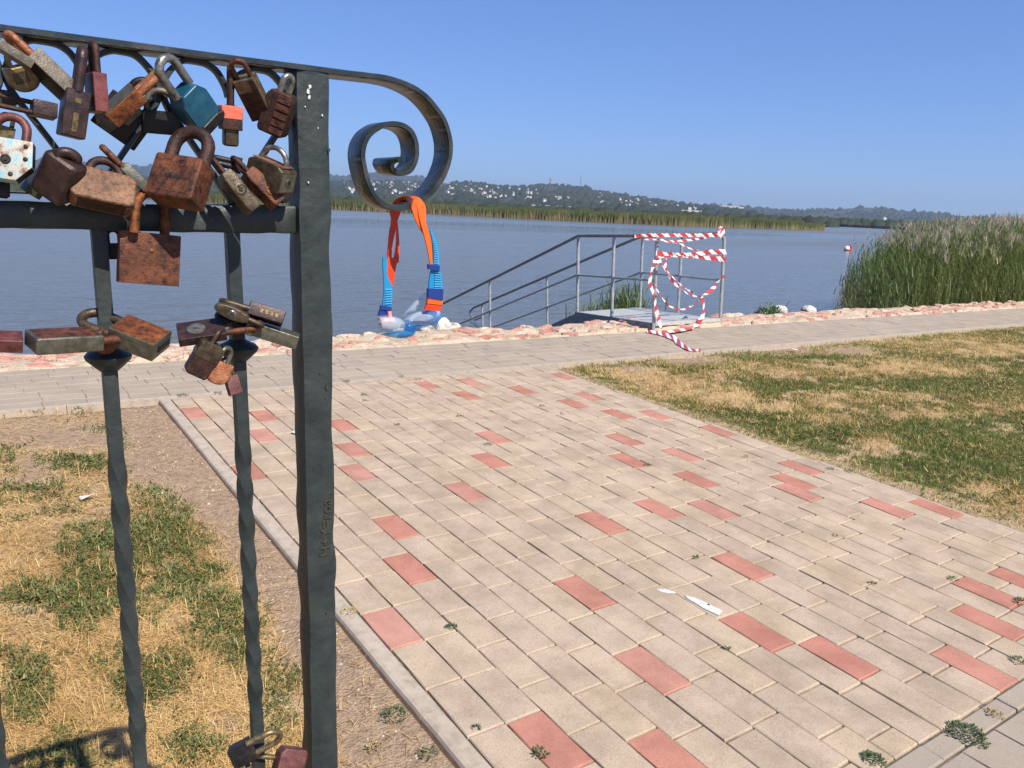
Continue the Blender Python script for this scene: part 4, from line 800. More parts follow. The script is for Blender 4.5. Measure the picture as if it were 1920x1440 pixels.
# ------------------------------------------------------------------ barrier tape
fn = np.cross(Rr-N0, np.array([0, 0, 1.])); fn /= np.linalg.norm(fn)
if fn[1] > 0: fn = -fn                                    # towards the viewer
FP = lambda p, o=0.0: onP(np.array(p, float), (N0+Rr)/2+fn*o, fn)
def tape(name, pts, wpx, label, period=17, off=.03, mode='F', slant=.45, twist=0.0, n=10, ph=0.0):
    """pts: photo points along the tape; wpx: width in photo pixels (number or list)"""
    wpx0 = float(np.mean(wpx))*3.1
    wpx = [q_*(.64 if twist else .85) for q_ in wpx] if isinstance(wpx, (list, tuple)) else wpx*(.64 if twist else .85)
    c = curve(pts, n); L = np.concatenate([[0], np.cumsum(np.linalg.norm(np.diff(c, axis=0), axis=1))]); tot = L[-1]
    wl_ = np.interp(L/tot, np.linspace(0, 1, len(wpx)), wpx) if isinstance(wpx, (list, tuple)) else np.full(len(c), wpx)
    m_ = max(8, int(tot/2.2)); s = np.linspace(0, tot, m_); cx = np.stack([np.interp(s, L, c[:, i]) for i in (0, 1)], 1); sk = slant*np.interp(s, L, wl_)*np.minimum(1, np.minimum(s, tot-s)/8); wv_ = np.interp(s, L, wl_)
    tg = np.gradient(cx, axis=0); tg /= np.linalg.norm(tg, axis=1, keepdims=True); nn_ = np.stack([-tg[:, 1], tg[:, 0]], 1); sg = np.where(nn_[:, :1] * 0 + 1 > 0, 1, 1)
    wob = 1+.25*np.sin(s*.16+ph) if twist else 1
    a_ = cx+nn_*(wv_*wob/2)[:, None] if twist else cx+nn_*(wv_/2)[:, None]; b_ = cx-nn_*(wv_/2)[:, None]
    a_ = a_+tg*sk[:, None]; b_ = b_-tg*sk[:, None]
    if mode == 'F': A3, B3 = FP(a_, off), FP(b_, off)
    elif mode == 'G': A3, B3 = G(a_, .012), G(b_, .026)
    elif mode == 'R': A3, B3 = RP(a_)+fn*0+np.array([-.03, -.03, 0]), RP(b_)+np.array([-.03, -.03, 0])
    else: A3, B3 = LP(a_)-nl_*0+np.array([0, -.035, 0]), LP(b_)+np.array([0, -.035, 0])
    cr_ = (fbm(s*.22+ph*13, s*0+wpx0, 2)-.5)*.035; A3 = A3+fn*cr_[:, None]; B3 = B3-fn*(.8*cr_)[:, None]+(0 if mode == 'G' else 1)*np.array([0, 0, 1.])*((fbm(s*.3+ph*7, s*0+5, 2)-.5)*.018)[:, None]
    if twist: A3 = A3+fn*(twist*np.sin(s*.11+ph))[:, None]
    mb = MB(); mis = [int(((s[i]+ph*9+3.0*(2*vnoise(np.array([s[i]*.07+ph*31]), np.array([3.3]))[0]-1)) // (period/2)) % 2) for i in range(m_-1)]; mb.sheet(A3, B3, -fn*.0008 if mode != 'G' else np.array([0, 0, -.0008]), 0, mis)
    o = mb.build(name, [MT['red_tape'], MT['white_tape']]); return tag(o, label, 'tape', 'red and white barrier tapes on the platform')
tape('barrier_tape', [(1190, 443), (1212, 441), (1240, 441), (1300, 441), (1355, 441)], 8, 'red and white barrier tape wound along the top rail of the platform', 21, .035)
tape('barrier_tape', [(1204, 449), (1232, 449), (1262, 452), (1284, 451), (1324, 446)], [3, 4, 5, 4], 'thin red and white tape strand just below the top rail', 16, .03, ph=.6)
tape('barrier_tape', [(1245, 452), (1272, 456), (1292, 465), (1322, 474)], 3.5, 'thin tape strand slanting down to the wide band', 16, .032, ph=1.2)
tape('barrier_tape', [(1230, 474), (1255, 476), (1300, 477), (1330, 473), (1361, 472)], [11, 7, 8, 10, 11], 'upper layer of the wide tape band across the platform gate', 22, .045)
tape('barrier_tape', [(1230, 482), (1258, 480), (1300, 481), (1330, 484), (1361, 487)], [8, 5, 7, 9, 11], 'lower layer of the wide tape band across the platform gate', 22, .04, ph=.9)
tape('barrier_tape', [(1234, 490), (1252, 512), (1266, 532), (1288, 550), (1312, 556), (1330, 546), (1346, 530), (1358, 517)], [6, 8, 6, 4, 5, 8, 9], 'tape swag hanging from the left post to the right post', 20, .05, twist=.02)
tape('barrier_tape', [(1227, 535), (1240, 556), (1256, 574), (1280, 580), (1304, 570), (1318, 557)], 4, 'lowest thin tape swag across the platform gate', 20, .04, twist=.01, ph=.4)
tape('barrier_tape', [(1238, 494), (1262, 520), (1284, 540), (1302, 550)], 2.5, 'narrow twisted tape strand inside the large swag', 16, .06, ph=.8)
tape('barrier_tape', [(1250, 484), (1247, 493), (1250, 506)], [3, 6, 5], 'short torn tape end dangling under the wide band', 14, .06)
tape('barrier_tape', [(1234, 492), (1222, 505), (1220, 530), (1225, 550), (1230, 575), (1235, 598), (1240, 616)], [6, 7, 8, 8, 8, 9, 9], 'tape wound down the left gate post to the ground', 21, .07, twist=.015)
tape('barrier_tape', [(1316, 556), (1319, 572), (1318, 590), (1312, 604), (1300, 613)], [9, 10, 9, 8], 'vertical tape strand hanging at the right of the gate opening', 22, .06, twist=.01)
tape('barrier_tape', [(1300, 614), (1286, 617), (1260, 621), (1238, 622)], [6, 7, 6, 5], 'tape lying along the front edge of the platform', 24, 0, 'G')
tape('barrier_tape', [(1212, 621), (1230, 623), (1248, 628), (1262, 633), (1272, 641), (1284, 650), (1298, 656), (1314, 656)], [6, 7, 8, 11, 11, 8, 6, 5], 'crumpled tape end trailing over the promenade paving', 15, 0, 'G')
tape('barrier_tape', [(1352, 446), (1349, 434), (1352, 426), (1356, 434), (1353, 444)], [4, 7, 6, 6, 4], 'upright tape knot on top of the right gate post', 12, .03)
tape('barrier_tape', [(1222, 488), (1230, 491), (1240, 489)], 7, 'bunched white tape tied round the left gate post', 40, .05, ph=1.9)
# ------------------------------------------------------------------ wrought iron railing
YG = .85
rl = empty('iron_railing', (.34, YG, 0)); IR = rl
tag(rl, 'dark green wrought iron railing hung with rusty padlocks, ending in a scroll', 'railing')
def bend(o): o.location = (-.34, -YG, 0); return o   # part geometry is modelled in world units
def part(mb, name, mat='iron', smooth=True, parent=None): o = mb.build(name, MT[mat], parent or IR, smooth); return bend(o) if parent is None else o
# end post: hammered square bar
def hammered(cx0, cx1, z0, z1, half, n=70, amp=.0016, seed=0, y=YG):
    mb = MB(); v = []; m_ = 12
    for i in range(n):
        t = i/(n-1); z = z0+(z1-z0)*t; x = cx0+(cx1-cx0)*t
        for s in range(4):
            for k in range(3):
                u = -1+2*k/3 if k else -1.0
                bev = .90 if k == 0 else 1.0
                a_ = [(u, -1), (1, u), (-u, 1), (-1, -u)][s]
                w_ = amp*(2*fbm(np.array([z*24+s*9.7+seed]), np.array([k*.9+seed]), 2)[0]-1)*(1.5 if k == 0 else .9)
                px_, py_ = a_[0]*half*bev*(1+w_/half), a_[1]*half*bev*(1+w_/half); v.append((x+px_, y+py_, z))
    f = [(i*m_+k, i*m_+(k+1) % m_, (i+1)*m_+(k+1) % m_, (i+1)*m_+k) for i in range(n-1) for k in range(m_)]+[tuple(range(m_-1, -1, -1)), tuple(range((n-1)*m_, n*m_))]; mb.add(v, f); return mb
e0, e1 = onY(np.array([[590., 140.], [610., 1440.]]), YG-.02)
lft, rgt = onY(np.array([[576., 700.], [635., 700.]]), YG-.021); PWD = (rgt[0]-lft[0])/2
cxT = onY(np.array([588., 150.]), YG-.02)[0]; cxB = onY(np.array([612., 1440.]), YG-.02)[0]; slope = (cxB-cxT)/(e0[2]-e1[2])
ztop = e0[2]
post = hammered(cxB+slope*(e1[2]+.0), cxT, .0, ztop+.004, PWD, 150, .0013, 3)
part(post, 'end_post')
def strip(pts, th, y0, y1, flare=None):           # flat bar bent in the x-z plane, width along y
    c = np.asarray(pts, float); tg = np.gradient(c, axis=0); tg /= np.linalg.norm(tg, axis=1, keepdims=True); nn_ = np.stack([-tg[:, 1], tg[:, 0]], 1); mb = MB(); v = []; n_ = len(c)
    for i in range(n_):
        fl = 0 if flare is None else flare(i/(n_-1)); ya, yb = y0-fl, y1+fl; b_ = .0012
        for (s, yy) in ((-1, ya+b_), (-.75, ya), (.75, ya), (1, ya+b_), (1, yb-b_), (.75, yb), (-.75, yb), (-1, yb-b_)):
            w_ = .0005*(vnoise(np.array([i*.35+s*3]), np.array([yy*40]))[0]-.5); q_ = c[i]+nn_[i]*(s*th/2+w_); v.append((q_[0], yy, q_[1]))
    m_ = 8; f = [(i*m_+k, i*m_+(k+1) % m_, (i+1)*m_+(k+1) % m_, (i+1)*m_+k) for i in range(n_-1) for k in range(m_)]+[tuple(range(m_-1, -1, -1)), tuple(range((n_-1)*m_, n_*m_))]; mb.add(v, f); return mb
YA, YB = YG-.0185, YG+.0185
SCZ = [(370, 147), (500, 168), (640, 182), (800, 203), (920, 231), (1040, 278), (1150, 348), (1240, 442), (1320, 560), (1362, 680), (1378, 800), (1358, 930), (1310, 1050), (1230, 1160), (1130, 1245), (1000, 1303), (870, 1300), (760, 1232), (690, 1110), (648, 960), (636, 830), (674, 710), (760, 628), (860, 597), (960, 605), (1040, 655), (1082, 745), (1090, 850), (1074, 925), (1028, 990), (950, 1010), (890, 985), (868, 940), (880, 905), (918, 897)]
sp = onY(np.array([(540+a_/4.5, 100+b_/4.5) for a_, b_ in SCZ]), YA)[:, [0, 2]]
sp = curve(sp, 6); fl = lambda t: .014*max(0, (t-.90)/.10)**1.2
part(strip(sp[6:], .0062, YA, YB, fl), 'scroll', 'iron_worn')
tl = onY(np.array([(-900., -95.), (-300., 15.), (0., 52.), (200., 84.), (400., 110.), (590., 131.), (626., 137.)]), YA)[:, [0, 2]]
zr = tl[-1][1]-.0; tr_ = np.stack([np.linspace(-1.0, sp[6][0]+.0005, 60), np.interp(np.linspace(-1.0, sp[6][0]+.0005, 60), [tl[2][0], tl[4][0], tl[6][0]], [tl[2][1], tl[4][1], tl[6][1]])], 1)
tr_[-14:, 1] = np.linspace(tr_[-14, 1], sp[6][1], 14)
part(strip(tr_, .0062, YA-.0004, YB), 'top_rail', 'iron_worn')
TOPZ = float(np.interp(.15, tr_[:, 0], tr_[:, 1]))-.0032
# lower decorated rail
m0, m1 = onY(np.array([(5., 378.), (5., 428.)]), YG-.009), onY(np.array([(548., 386.), (548., 439.)]), YG-.009)
mb = MB(); n_ = 90; v = []
for i in range(n_):
    t = i/(n_-1); x = -1.0+(cxT-PWD+.004+1.0)*t; zt_ = np.interp(x, [m0[0][0], m1[0][0]], [m0[0][2], m1[0][2]]); zb_ = np.interp(x, [m0[1][0], m1[1][0]], [m0[1][2], m1[1][2]]); wv_ = [.0022*(vnoise(np.array([x*55+k*7]), np.array([k*3.3]))[0]-.5) for k in range(8)]
    for (yy, zz, k) in ((-.007, zb_, 0), (-.009, zb_+.003, 1), (-.009, zt_-.003, 2), (-.007, zt_, 3), (.007, zt_, 4), (.009, zt_-.003, 5), (.009, zb_+.003, 6), (.007, zb_, 7)): v.append((x, YG+yy+wv_[k]*.4, zz+wv_[k]))
f = [(i*8+k, i*8+(k+1) % 8, (i+1)*8+(k+1) % 8, (i+1)*8+k) for i in range(n_-1) for k in range(8)]+[tuple(range(7, -1, -1)), tuple(range((n_-1)*8, n_*8))]; mb.add(v, f); part(mb, 'lower_rail')
MIDB, MIDT = float(m0[1][2]), float(m0[0][2])
mb = MB(); mb.box((-.33, YG, .12), (1.34, .014, .03)); part(mb, 'bottom_rail', smooth=False)
# ribbon loops between the two rails
cxs = [onY(np.array([p], float), YG)[0][0] for p in ((75, 90), (233, 104), (368, 120), (483, 138))]
spc = (cxs[3]-cxs[0])/3; hx0 = (cxs[2]+cxs[3])/2; hx0 = min(hx0, cxT-PWD-.97*spc+.004); cxs = [cxs[0]+spc*i for i in range(-3, 4)]
HL = TOPZ-MIDT
shp = [(0, .21), (.05, .14), (.17, .05), (.33, .008), (.5, 0), (.68, .012), (.84, .075), (.945, .155), (.965, .24), (.90, .33), (.62, .52), (.32, .725), (.03, .93), (0, .945)]
for i in range(-3, 1):
    cx = (cxs[3]+cxs[4])/2+2*spc*i+0; cx = hx0+2*spc*i
    pr = shp+[(-a_, b_) for a_, b_ in reversed(shp[1:-1])]+[shp[0]]
    right = curve([(cx+a_*spc, TOPZ-.001-b_*HL) for a_, b_ in shp], 5); left = right*np.array([-1, 1])+np.array([2*cx, 0])
    for c2, nm in ((right, 'heart_half'), (left, 'heart_half')): part(strip(c2, .0048, YG-.0065, YG+.0065), nm)
# twisted bars with collars
bars = [((187, 437), (266, 1440)), ((439, 440), (488, 1440))]
bt_, bb_ = [onY(np.array(q_, float), YG-.008) for q_ in bars]
dxb = bt_[0][0]*0+ (bb_[0][0]-bt_[0][0])
allb = [(bt_[0][0]+dxb*k, bt_[1][0]+(bb_[1][0]-bt_[1][0])*k, bt_[0][2], bt_[1][2]) for k in range(-5, 2)]
zc = onY(np.array([(455., 655.)]), YG-.012)[0][2]; ztw0 = onY(np.array([(470., 830.)]), YG)[0][2]; ztw1 = onY(np.array([(480., 1330.)]), YG)[0][2]
for (xt, xb, zt_, zb_) in allb:
    mb = MB(); hb = .0066; n_ = 150; v = []; z_hi, z_lo = MIDB+.004, .13
    for i in range(n_):
        z = z_hi+(z_lo-z_hi)*i/(n_-1); x = np.interp(z, [zb_, zt_], [xb, xt]) if z >= zb_ else xb
        tw = np.clip((ztw0-z)/(ztw0-ztw1), 0, 1)*math.pi*4; c_, s_ = math.cos(tw), math.sin(tw)
        for (a_, b_) in ((-1, -.93), (-.93, -1), (.93, -1), (1, -.93), (1, .93), (.93, 1), (-.93, 1), (-1, .93)):
            w_ = 1+.05*(vnoise(np.array([z*60+a_*3]), np.array([b_*5.]))[0]-.5); v.append((x+hb*w_*(a_*c_-b_*s_), YG+hb*w_*(a_*s_+b_*c_), z))
    f = [(i*8+k, i*8+(k+1) % 8, (i+1)*8+(k+1) % 8, (i+1)*8+k) for i in range(n_-1) for k in range(8)]; mb.add(v, [tuple(reversed(q_)) for q_ in f]); bo = part(mb, 'baluster')
    mb = MB(); xc = np.interp(zc, [zb_, zt_], [xb, xt]); mb.lathe((xc, YG, zc), [(.0085, -.015), (.0125, -.0115), (.0205, -.0035), (.0215, .0), (.0185, .0035), (.011, .007), (.0085, .009)], 22); mb.build('collar', MT['iron'], bo, True)
# scratched letters and paint chips on the post face
me = text_mesh('H+Y=roa', .030, .0006); me.materials.append(MT['scratch']); o = link('scratched_letters', me, IR)
pc = onY(np.array([610., 990.]), YG-PWD-.0012); o.matrix_parent_inverse = Matrix.Identity(4)
o.location = (pc[0]-.34+.001, pc[1]-YG, pc[2]); o.rotation_euler = (0, R(-90-2), 0); o.rotation_euler = (Matrix.Rotation(R(2), 3, 'Y') @ Matrix(((0, -1, 0), (0, 0, -1), (1, 0, 0)))).to_euler(); o.scale = (.62, .62, 1)
def spots(name, mat, lst, asp):
    for (px, s) in lst:
        c = onY(np.array(px, float), YG-PWD-.0014); k_ = [s*random.uniform(.55, 1.2) for _ in range(7)]; mb = MB()
        v = [(c[0]+k_[i]*asp*math.cos(2*math.pi*i/7), c[1]-.0005, c[2]+k_[i]*math.sin(2*math.pi*i/7)) for i in range(7)]; mb.add(v+[(x, y+.003, z) for x, y, z in v], [tuple(range(6, -1, -1))]+[(i, (i+1) % 7, 7+(i+1) % 7, 7+i) for i in range(7)])
        part(mb, name, mat, False)
spots('paint_chip', 'paint_chip', (((581, 163), .0022), ((578, 172), .0030), ((580, 182), .0022), ((604, 216), .0013), ((572, 200), .001), ((578, 342), .0012), ((596, 240), .0009)), .7)
spots('rust_spot', 'scratch', (((611, 745), .0022), ((613, 727), .0028), ((600, 700), .0012), ((617, 282), .0026), ((590, 880), .001), ((612, 1150), .0012)), .6)
# ------------------------------------------------------------------ padlocks
def frame_at(px, dep):
    P = onY(np.array(px, float), YG-dep); f = (P-CAM)/np.linalg.norm(P-CAM); r = np.cross(f, UP); r /= np.linalg.norm(r); u = np.cross(r, f)
    return P, np.stack([r, f, u], 1), depth(P)/F
POLY = {'box': [(-.5, -.5), (.5, -.5), (.5, .5), (-.5, .5)],
        'shield': [(-.20, -.5), (.22, -.5), (.5, -.12), (.46, .5), (-.46, .5), (-.5, -.1)],
        'hex': [(-.32, -.5), (.32, -.5), (.5, -.3), (.5, .25), (.3, .5), (-.3, .5), (-.5, .25), (-.5, -.3)],
        'round': [(-.5*math.cos(a_), -.12-.38*math.sin(a_)) for a_ in np.linspace(0, math.pi, 9)]+[(.5, .5), (-.5, .5)],
        'oval': [(.5*math.cos(a_), .5*math.sin(a_)) for a_ in np.linspace(0, 2*math.pi, 17)[:-1]],
        'notch': [(-.5, -.42), (-.42, -.5), (.42, -.5), (.5, -.42), (.5, .36), (.36, .5), (-.36, .5), (-.5, .36)]}
def prism(poly, w, h, t, bev, sides=None, taper=1.0, segs=3):
    bm = bmesh.new(); vs_ = []
    for (yy, k) in ((-t/2, 1), (t/2, taper)): vs_.append([bm.verts.new((x*w*k, yy, z*h*k)) for x, z in poly])
    n_ = len(poly); bm.faces.new(vs_[0]); bm.faces.new(list(reversed(vs_[1])))
    for i in range(n_): bm.faces.new((vs_[0][(i+1) % n_], vs_[0][i], vs_[1][i], vs_[1][(i+1) % n_]))
    bmesh.ops.recalc_face_normals(bm, faces=bm.faces)
    if sides:
        for f_ in bm.faces:
            if (sides == 'x' and abs(f_.normal.x) > .7) or (sides == 'z' and abs(f_.normal.z) > .7) or (sides == 'top' and f_.normal.z > .7) or (sides == '+x' and f_.normal.x > .7) or (sides == '-x' and f_.normal.x < -.7): f_.material_index = 1
    if bev: bmesh.ops.bevel(bm, geom=list(bm.edges), offset=bev, segments=segs, profile=.6, affect='EDGES', clamp_overlap=True)
    me = bpy.data.meshes.new('body'); bm.to_mesh(me); bm.free()
    for p_ in me.polygons: p_.use_smooth = True
    try: me.set_sharp_from_angle(angle=R(34))
    except Exception: pass
    return me
def padlock(label, px, size, phi, yaw=0, tilt=0, dep=.02, body='rust', shk='rust_brown', sh=(40, 30, 6), syaw=0, poly='box', bev=.10, sides=None, mat2=None, ex=(), taper=1.0):
    P, B, k = frame_at(px, dep); wpx, hpx, tpx = size
    rol = Matrix.Rotation(R(90-phi), 3, 'Y'); A = Matrix(B.tolist()) @ rol @ Matrix.Rotation(R(tilt), 3, 'X') @ Matrix.Rotation(R(yaw), 3, 'Z')
    M4 = A.to_4x4(); M4.translation = Vector(P); r_ = empty('padlock', mat=M4); w_, h_, t_ = wpx*k, hpx*k, tpx*k
    me = prism(POLY[poly], w_, h_, t_, bev*min(w_, t_, h_), sides, taper); me.materials.append(MT[body]); me.materials.append(MT[mat2 or body]); link('body', me, r_)
    if sh:
        hh, ww, rr = [q_*k for q_ in sh]; hw = ww/2; mb = MB(); zt = h_/2
        pts = [(-hw, 0, zt-3*k), (-hw, 0, zt+max(0, hh-hw)*.5), (-hw, 0, zt+max(0, hh-hw))]+[(hw*math.cos(a_), 0, zt+max(0, hh-hw)+min(hw, hh)*math.sin(a_)) for a_ in np.linspace(math.pi, 0, 13)[1:-1]]+[(hw, 0, zt+max(0, hh-hw)), (hw, 0, zt+max(0, hh-hw)*.5), (hw, 0, zt-3*k)]
        Rz = np.array(Matrix.Rotation(R(syaw), 3, 'Z')); mb.tube([Rz@np.array(p_) for p_ in pts], rr, 12, ref=(0, 1, 0) if syaw == 0 else None); mb.build('shackle', MT[shk], r_, True)
    for e in ex:
        kind = e[0]; mb = MB()
        if kind == 'key':            # keyhole plate: face, u, v, radius
            _, face, u, v_, rr = e[:5]; rr *= k; mtl = e[5] if len(e) > 5 else 'bronze'
            if face == 'f': c = (u*w_, -t_/2, v_*h_); Ax = np.array(Matrix.Rotation(R(90), 3, 'X'))
            elif face == '-x': c = (-w_/2, u*t_, v_*h_); Ax = np.array(Matrix.Rotation(R(-90), 3, 'Y'))
            elif face == '+x': c = (w_/2, u*t_, v_*h_); Ax = np.array(Matrix.Rotation(R(90), 3, 'Y'))
            else: c = (u*w_, v_*t_, -h_/2); Ax = np.array(Matrix.Rotation(R(180), 3, 'X'))
            mb.lathe(c, [(rr, -.001), (rr, .0008), (rr*.75, .0013), (rr*.7, .0006)], 18, 0, Ax); mb.build('key_plate', MT[mtl], r_, True)
            mb = MB(); mb.lathe(np.array(c)+Ax@np.array([0, 0, .0006]), [(rr*.36, 0), (rr*.36, .0010)], 10, 0, Ax); mb.box(np.array(c)+Ax@np.array([0, rr*.34, .0011]), np.abs(Ax@np.array([rr*.26, rr*.75, .0012])) , 0); mb.build('keyhole', MT['keyhole'], r_)
        elif kind == 'band':         # a collar round the body: z0, z1, grow, material, name
            _, z0, z1, gr, mtl, nm = e; me2 = prism(POLY[poly], w_+2*gr*k, (z1-z0)*h_, t_+2*gr*k, .08*min(w_, t_)); me2.materials.append(MT[mtl]); o2 = link(nm, me2, r_); o2.location = (0, 0, (z0+z1)/2*h_)
        elif kind == 'plate':        # raised plate on a face: face, u, v, du, dv, material, name
            _, face, u, v_, du, dv, mtl, nm = e; th_ = (3.6 if nm in ('key_slot', 'end_slot') else 1.6)*k
            if face == 'f': c, s_ = (u*w_, -t_/2, v_*h_), (du*k, th_, dv*k)
            elif face == 'b': c, s_ = (u*w_, v_*t_, -h_/2), (du*k, dv*k, th_)
            elif face == 't': c, s_ = (u*w_, v_*t_, h_/2), (du*k, dv*k, th_)
            elif face == '+x': c, s_ = (w_/2, u*t_, v_*h_), (th_, du*k, dv*k)
            else: c, s_ = (-w_/2, u*t_, v_*h_), (th_, du*k, dv*k)
            mb.box(c, s_); mb.build(nm, MT[mtl], r_)
        elif kind == 'disc':
            _, face, u, v_, rr, mtl, nm = e; rr *= k; Ax = np.array(Matrix.Rotation(R(90), 3, 'X')) if face == 'f' else np.array(Matrix.Rotation(R(-90 if face == '-x' else 90), 3, 'Y')); c = (u*w_, -t_/2, v_*h_) if face == 'f' else ((-1 if face == '-x' else 1)*w_/2, u*t_, v_*h_)
            mb.lathe(c, [(rr, -.0005), (rr*.95, .0007), (rr*.4, .0012)], 14, 0, Ax); mb.build(nm, MT[mtl], r_, True)
        elif kind == 'dials':
            _, u, n_, mtl = e
            for i in range(n_): mb = MB(); mb.box((u*w_, -t_/2-1.5*k, (.36-.72*i/(n_-1))*h_), (w_*.48, 9*k, h_*.135)); mb.build('dial', MT[mtl], r_)
        elif kind == 'text':
            _, s_, u, v_, size_, mtl = e; me2 = text_mesh(s_, size_*k, .0005); me2.materials.append(MT[mtl]); o2 = link('lettering', me2, r_); o2.location = (u*w_, -t_/2-.0004, v_*h_); o2.rotation_euler = (R(90), 0, 0)
        elif kind == 'bump':         # round boss / rivets
            _, face, u, v_, rr, mtl, nm = e; mb.lathe((u*w_, -t_/2, v_*h_), [(rr*k, -.0004), (rr*k*.9, .0009), (rr*k*.3, .0015)], 10, 0, np.array(Matrix.Rotation(R(90), 3, 'X'))); mb.build(nm, MT[mtl], r_, True)
        elif kind == 'cyl':
            _, zc_, rr, hh_, mtl, nm = e; mb.lathe((0, 0, zc_*h_), [(rr*k*.92, -hh_*k/2), (rr*k, -hh_*k/2+1.5*k), (rr*k, hh_*k/2)], 16); mb.build(nm, MT[mtl], r_, True)
    return tag(r_, label, 'padlock', 'padlocks hung on the iron railing')
# upper row, left to right
padlock('slim grey bronze padlock cut by the left picture edge, highest of all', (26, 102), (17, 66, 40), 154, 10, 0, .05, 'grey_bronze', 'rust_brown', (30, 24, 6), 80)
padlock('round brass padlock with rounded bottom near the top left', (42, 147), (50, 46, 30), 112, 14, 12, .02, 'brass', 'bronze', (26, 28, 5), 20, 'round', .12, ex=[('plate', 'f', -.1, .1, 26, 20, 'bronze', 'shadow_plate')])  # bronze plate added as the painted shadow on the upper brass face
padlock('long grey bronze padlock tilted down to the right on a thick copper shackle', (97, 143), (29, 92, 52), 140, 24, 0, .03, 'grey_bronze', 'copper_rust', (44, 30, 8), 82, 'box', .07, '-x', 'black_steel', ex=[('disc', '+x', .1, .1, 7, 'chrome', 'rivet')])  # left face coloured black: its shade is put into the material
padlock('tall dark brown padlock hanging straight with worn gold stripe on its edge', (138, 214), (42, 86, 50), 83, 10, -5, .035, 'purple_brown', 'purple_brown', (74, 36, 9.5), 84, 'box', .10, ex=[('plate', 'f', 0, .28, 10, 9, 'gold_print', 'gold_stripe'), ('plate', 'f', 0, -.18, 9, 34, 'gold_print', 'gold_stripe')])
padlock('slim red painted padlock hanging beside the tall dark brown one', (181, 175), (25, 70, 44), 94, 22, -8, .028, 'red_paint', 'rust_brown', (52, 28, 6.5), 84, 'box', .10, '-x', 'purple_brown')  # left face takes a darker colour that stands in for shade
padlock('black square padlock hidden behind the orange rusty one', (232, 226), (86, 72, 30), 58, 0, 0, -.008, 'black_steel', 'black_steel', (50, 44, 7))
padlock('orange rusty padlock tilted to lower left on a copper shackle', (232, 197), (30, 74, 48), 48, 20, 0, .034, 'rust_orange', 'copper_rust', (56, 30, 7.5), 82, 'box', .08, '-x', 'olive_steel')
padlock('dark purple padlock behind the blue one with a thin grey shackle', (303, 230), (64, 42, 26), 92, 0, 0, .010, 'black_steel', 'grey_bronze', (36, 48, 6))
padlock('teal blue padlock with black bumper and silver shackle', (364, 199), (62, 76, 44), 127, 26, 28, .03, 'blue_paint', 'chrome', (62, 42, 8), 8, 'hex', .09, ex=[('band', -.62, -.36, 3, 'black_steel', 'bumper')])
padlock('small hanging padlock with a bright orange painted cap', (432, 236), (27, 74, 27), 90, 12, 0, .02, 'bronze', 'rust_brown', (64, 24, 6.5), 80, 'box', .25, ex=[('band', .16, .48, 6, 'orange_paint', 'orange_cap'), ('band', -.10, .16, 5, 'rust_brown', 'brown_collar'), ('key', 'f', 0, .02, 5)])
padlock('brass topped padlock with dark rusty front near the post', (476, 182), (40, 80, 30), 118, -22, 26, .028, 'rust_brown', 'rust', (34, 26, 4.5), 0, 'box', .06, '+x', 'brass', ex=[('plate', 't', 0, 0, 38, 26, 'brass', 'brass_plate'), ('plate', 'f', -.1, .36, 26, 20, 'brass', 'brass_plate')])
padlock('rusty combination padlock with stacked number dials next to the post', (521, 212), (50, 80, 40), 73, -16, 8, .03, 'rust_brown', 'chrome', (30, 22, 6), 60, 'notch', .10, ex=[('dials', .24, 5, 'rust')])
# left middle
padlock('slim brown padlock lying level with long rods at the left edge', (82, 206), (27, 40, 36), 176, 12, 10, .03, 'purple_brown', 'rust_brown', (84, 22, 4.5), 25, 'box', .06, '-x', 'grey_bronze')
padlock('dark green little padlock peeking out at the left edge', (8, 182), (40, 26, 20), 90, 0, 0, .0, 'dark_green', 'black_steel', (20, 20, 5))
padlock('white and pale blue painted padlock with rivets at the left edge', (14, 301), (88, 78, 26), 84, -14, -16, .05, 'white_blue_paint', 'red_brown', (46, 52, 8), 0, 'shield', .05, '+x', 'black_steel', ex=[('key', 'f', .0, -.02, 9, 'keyhole'), ('bump', 'f', .34, .36, 4.5, 'rust_brown', 'rivet'), ('bump', 'f', .36, .05, 4.5, 'rust_brown', 'rivet'), ('bump', 'f', .12, -.36, 4.5, 'rust_brown', 'rivet'), ('bump', 'f', -.34, .36, 4.5, 'rust_brown', 'rivet')])
padlock('small brass padlock seen through the red brown shackle at the left edge', (6, 256), (34, 40, 16), 80, 0, 0, .018, 'brass', 'bronze', (22, 20, 4))
padlock('black padlock below the white and blue one at the left edge', (-2, 352), (32, 34, 26), 90, 10, -10, .02, 'black_steel', 'black_steel', (20, 22, 5))
padlock('dark green padlock wedged behind the rounded purple brown one', (68, 346), (30, 44, 30), 60, 20, 0, .012, 'dark_green', 'black_steel', (24, 20, 5))
padlock('rounded purple brown padlock with glossy top resting on the lower rail', (110, 332), (66, 88, 46), 68, -24, 26, .045, 'purple_brown', 'purple_brown', (10, 30, 10), 40, 'box', .26)
padlock('wide speckled tan and rust padlock hanging over the lower rail', (193, 358), (108, 66, 46), 84, 4, -30, .045, 'rust_tan', 'rust_brown', (32, 54, 8), 6, 'notch', .12, 'z', 'rust_brown')  # end faces coloured darker, the underside's shade painted in
padlock('thin olive padlock slanting right on a small rusty shackle', (252, 334), (19, 56, 36), 137, 10, 0, .03, 'olive_steel', 'rust', (44, 26, 6), 80, 'box', .12)
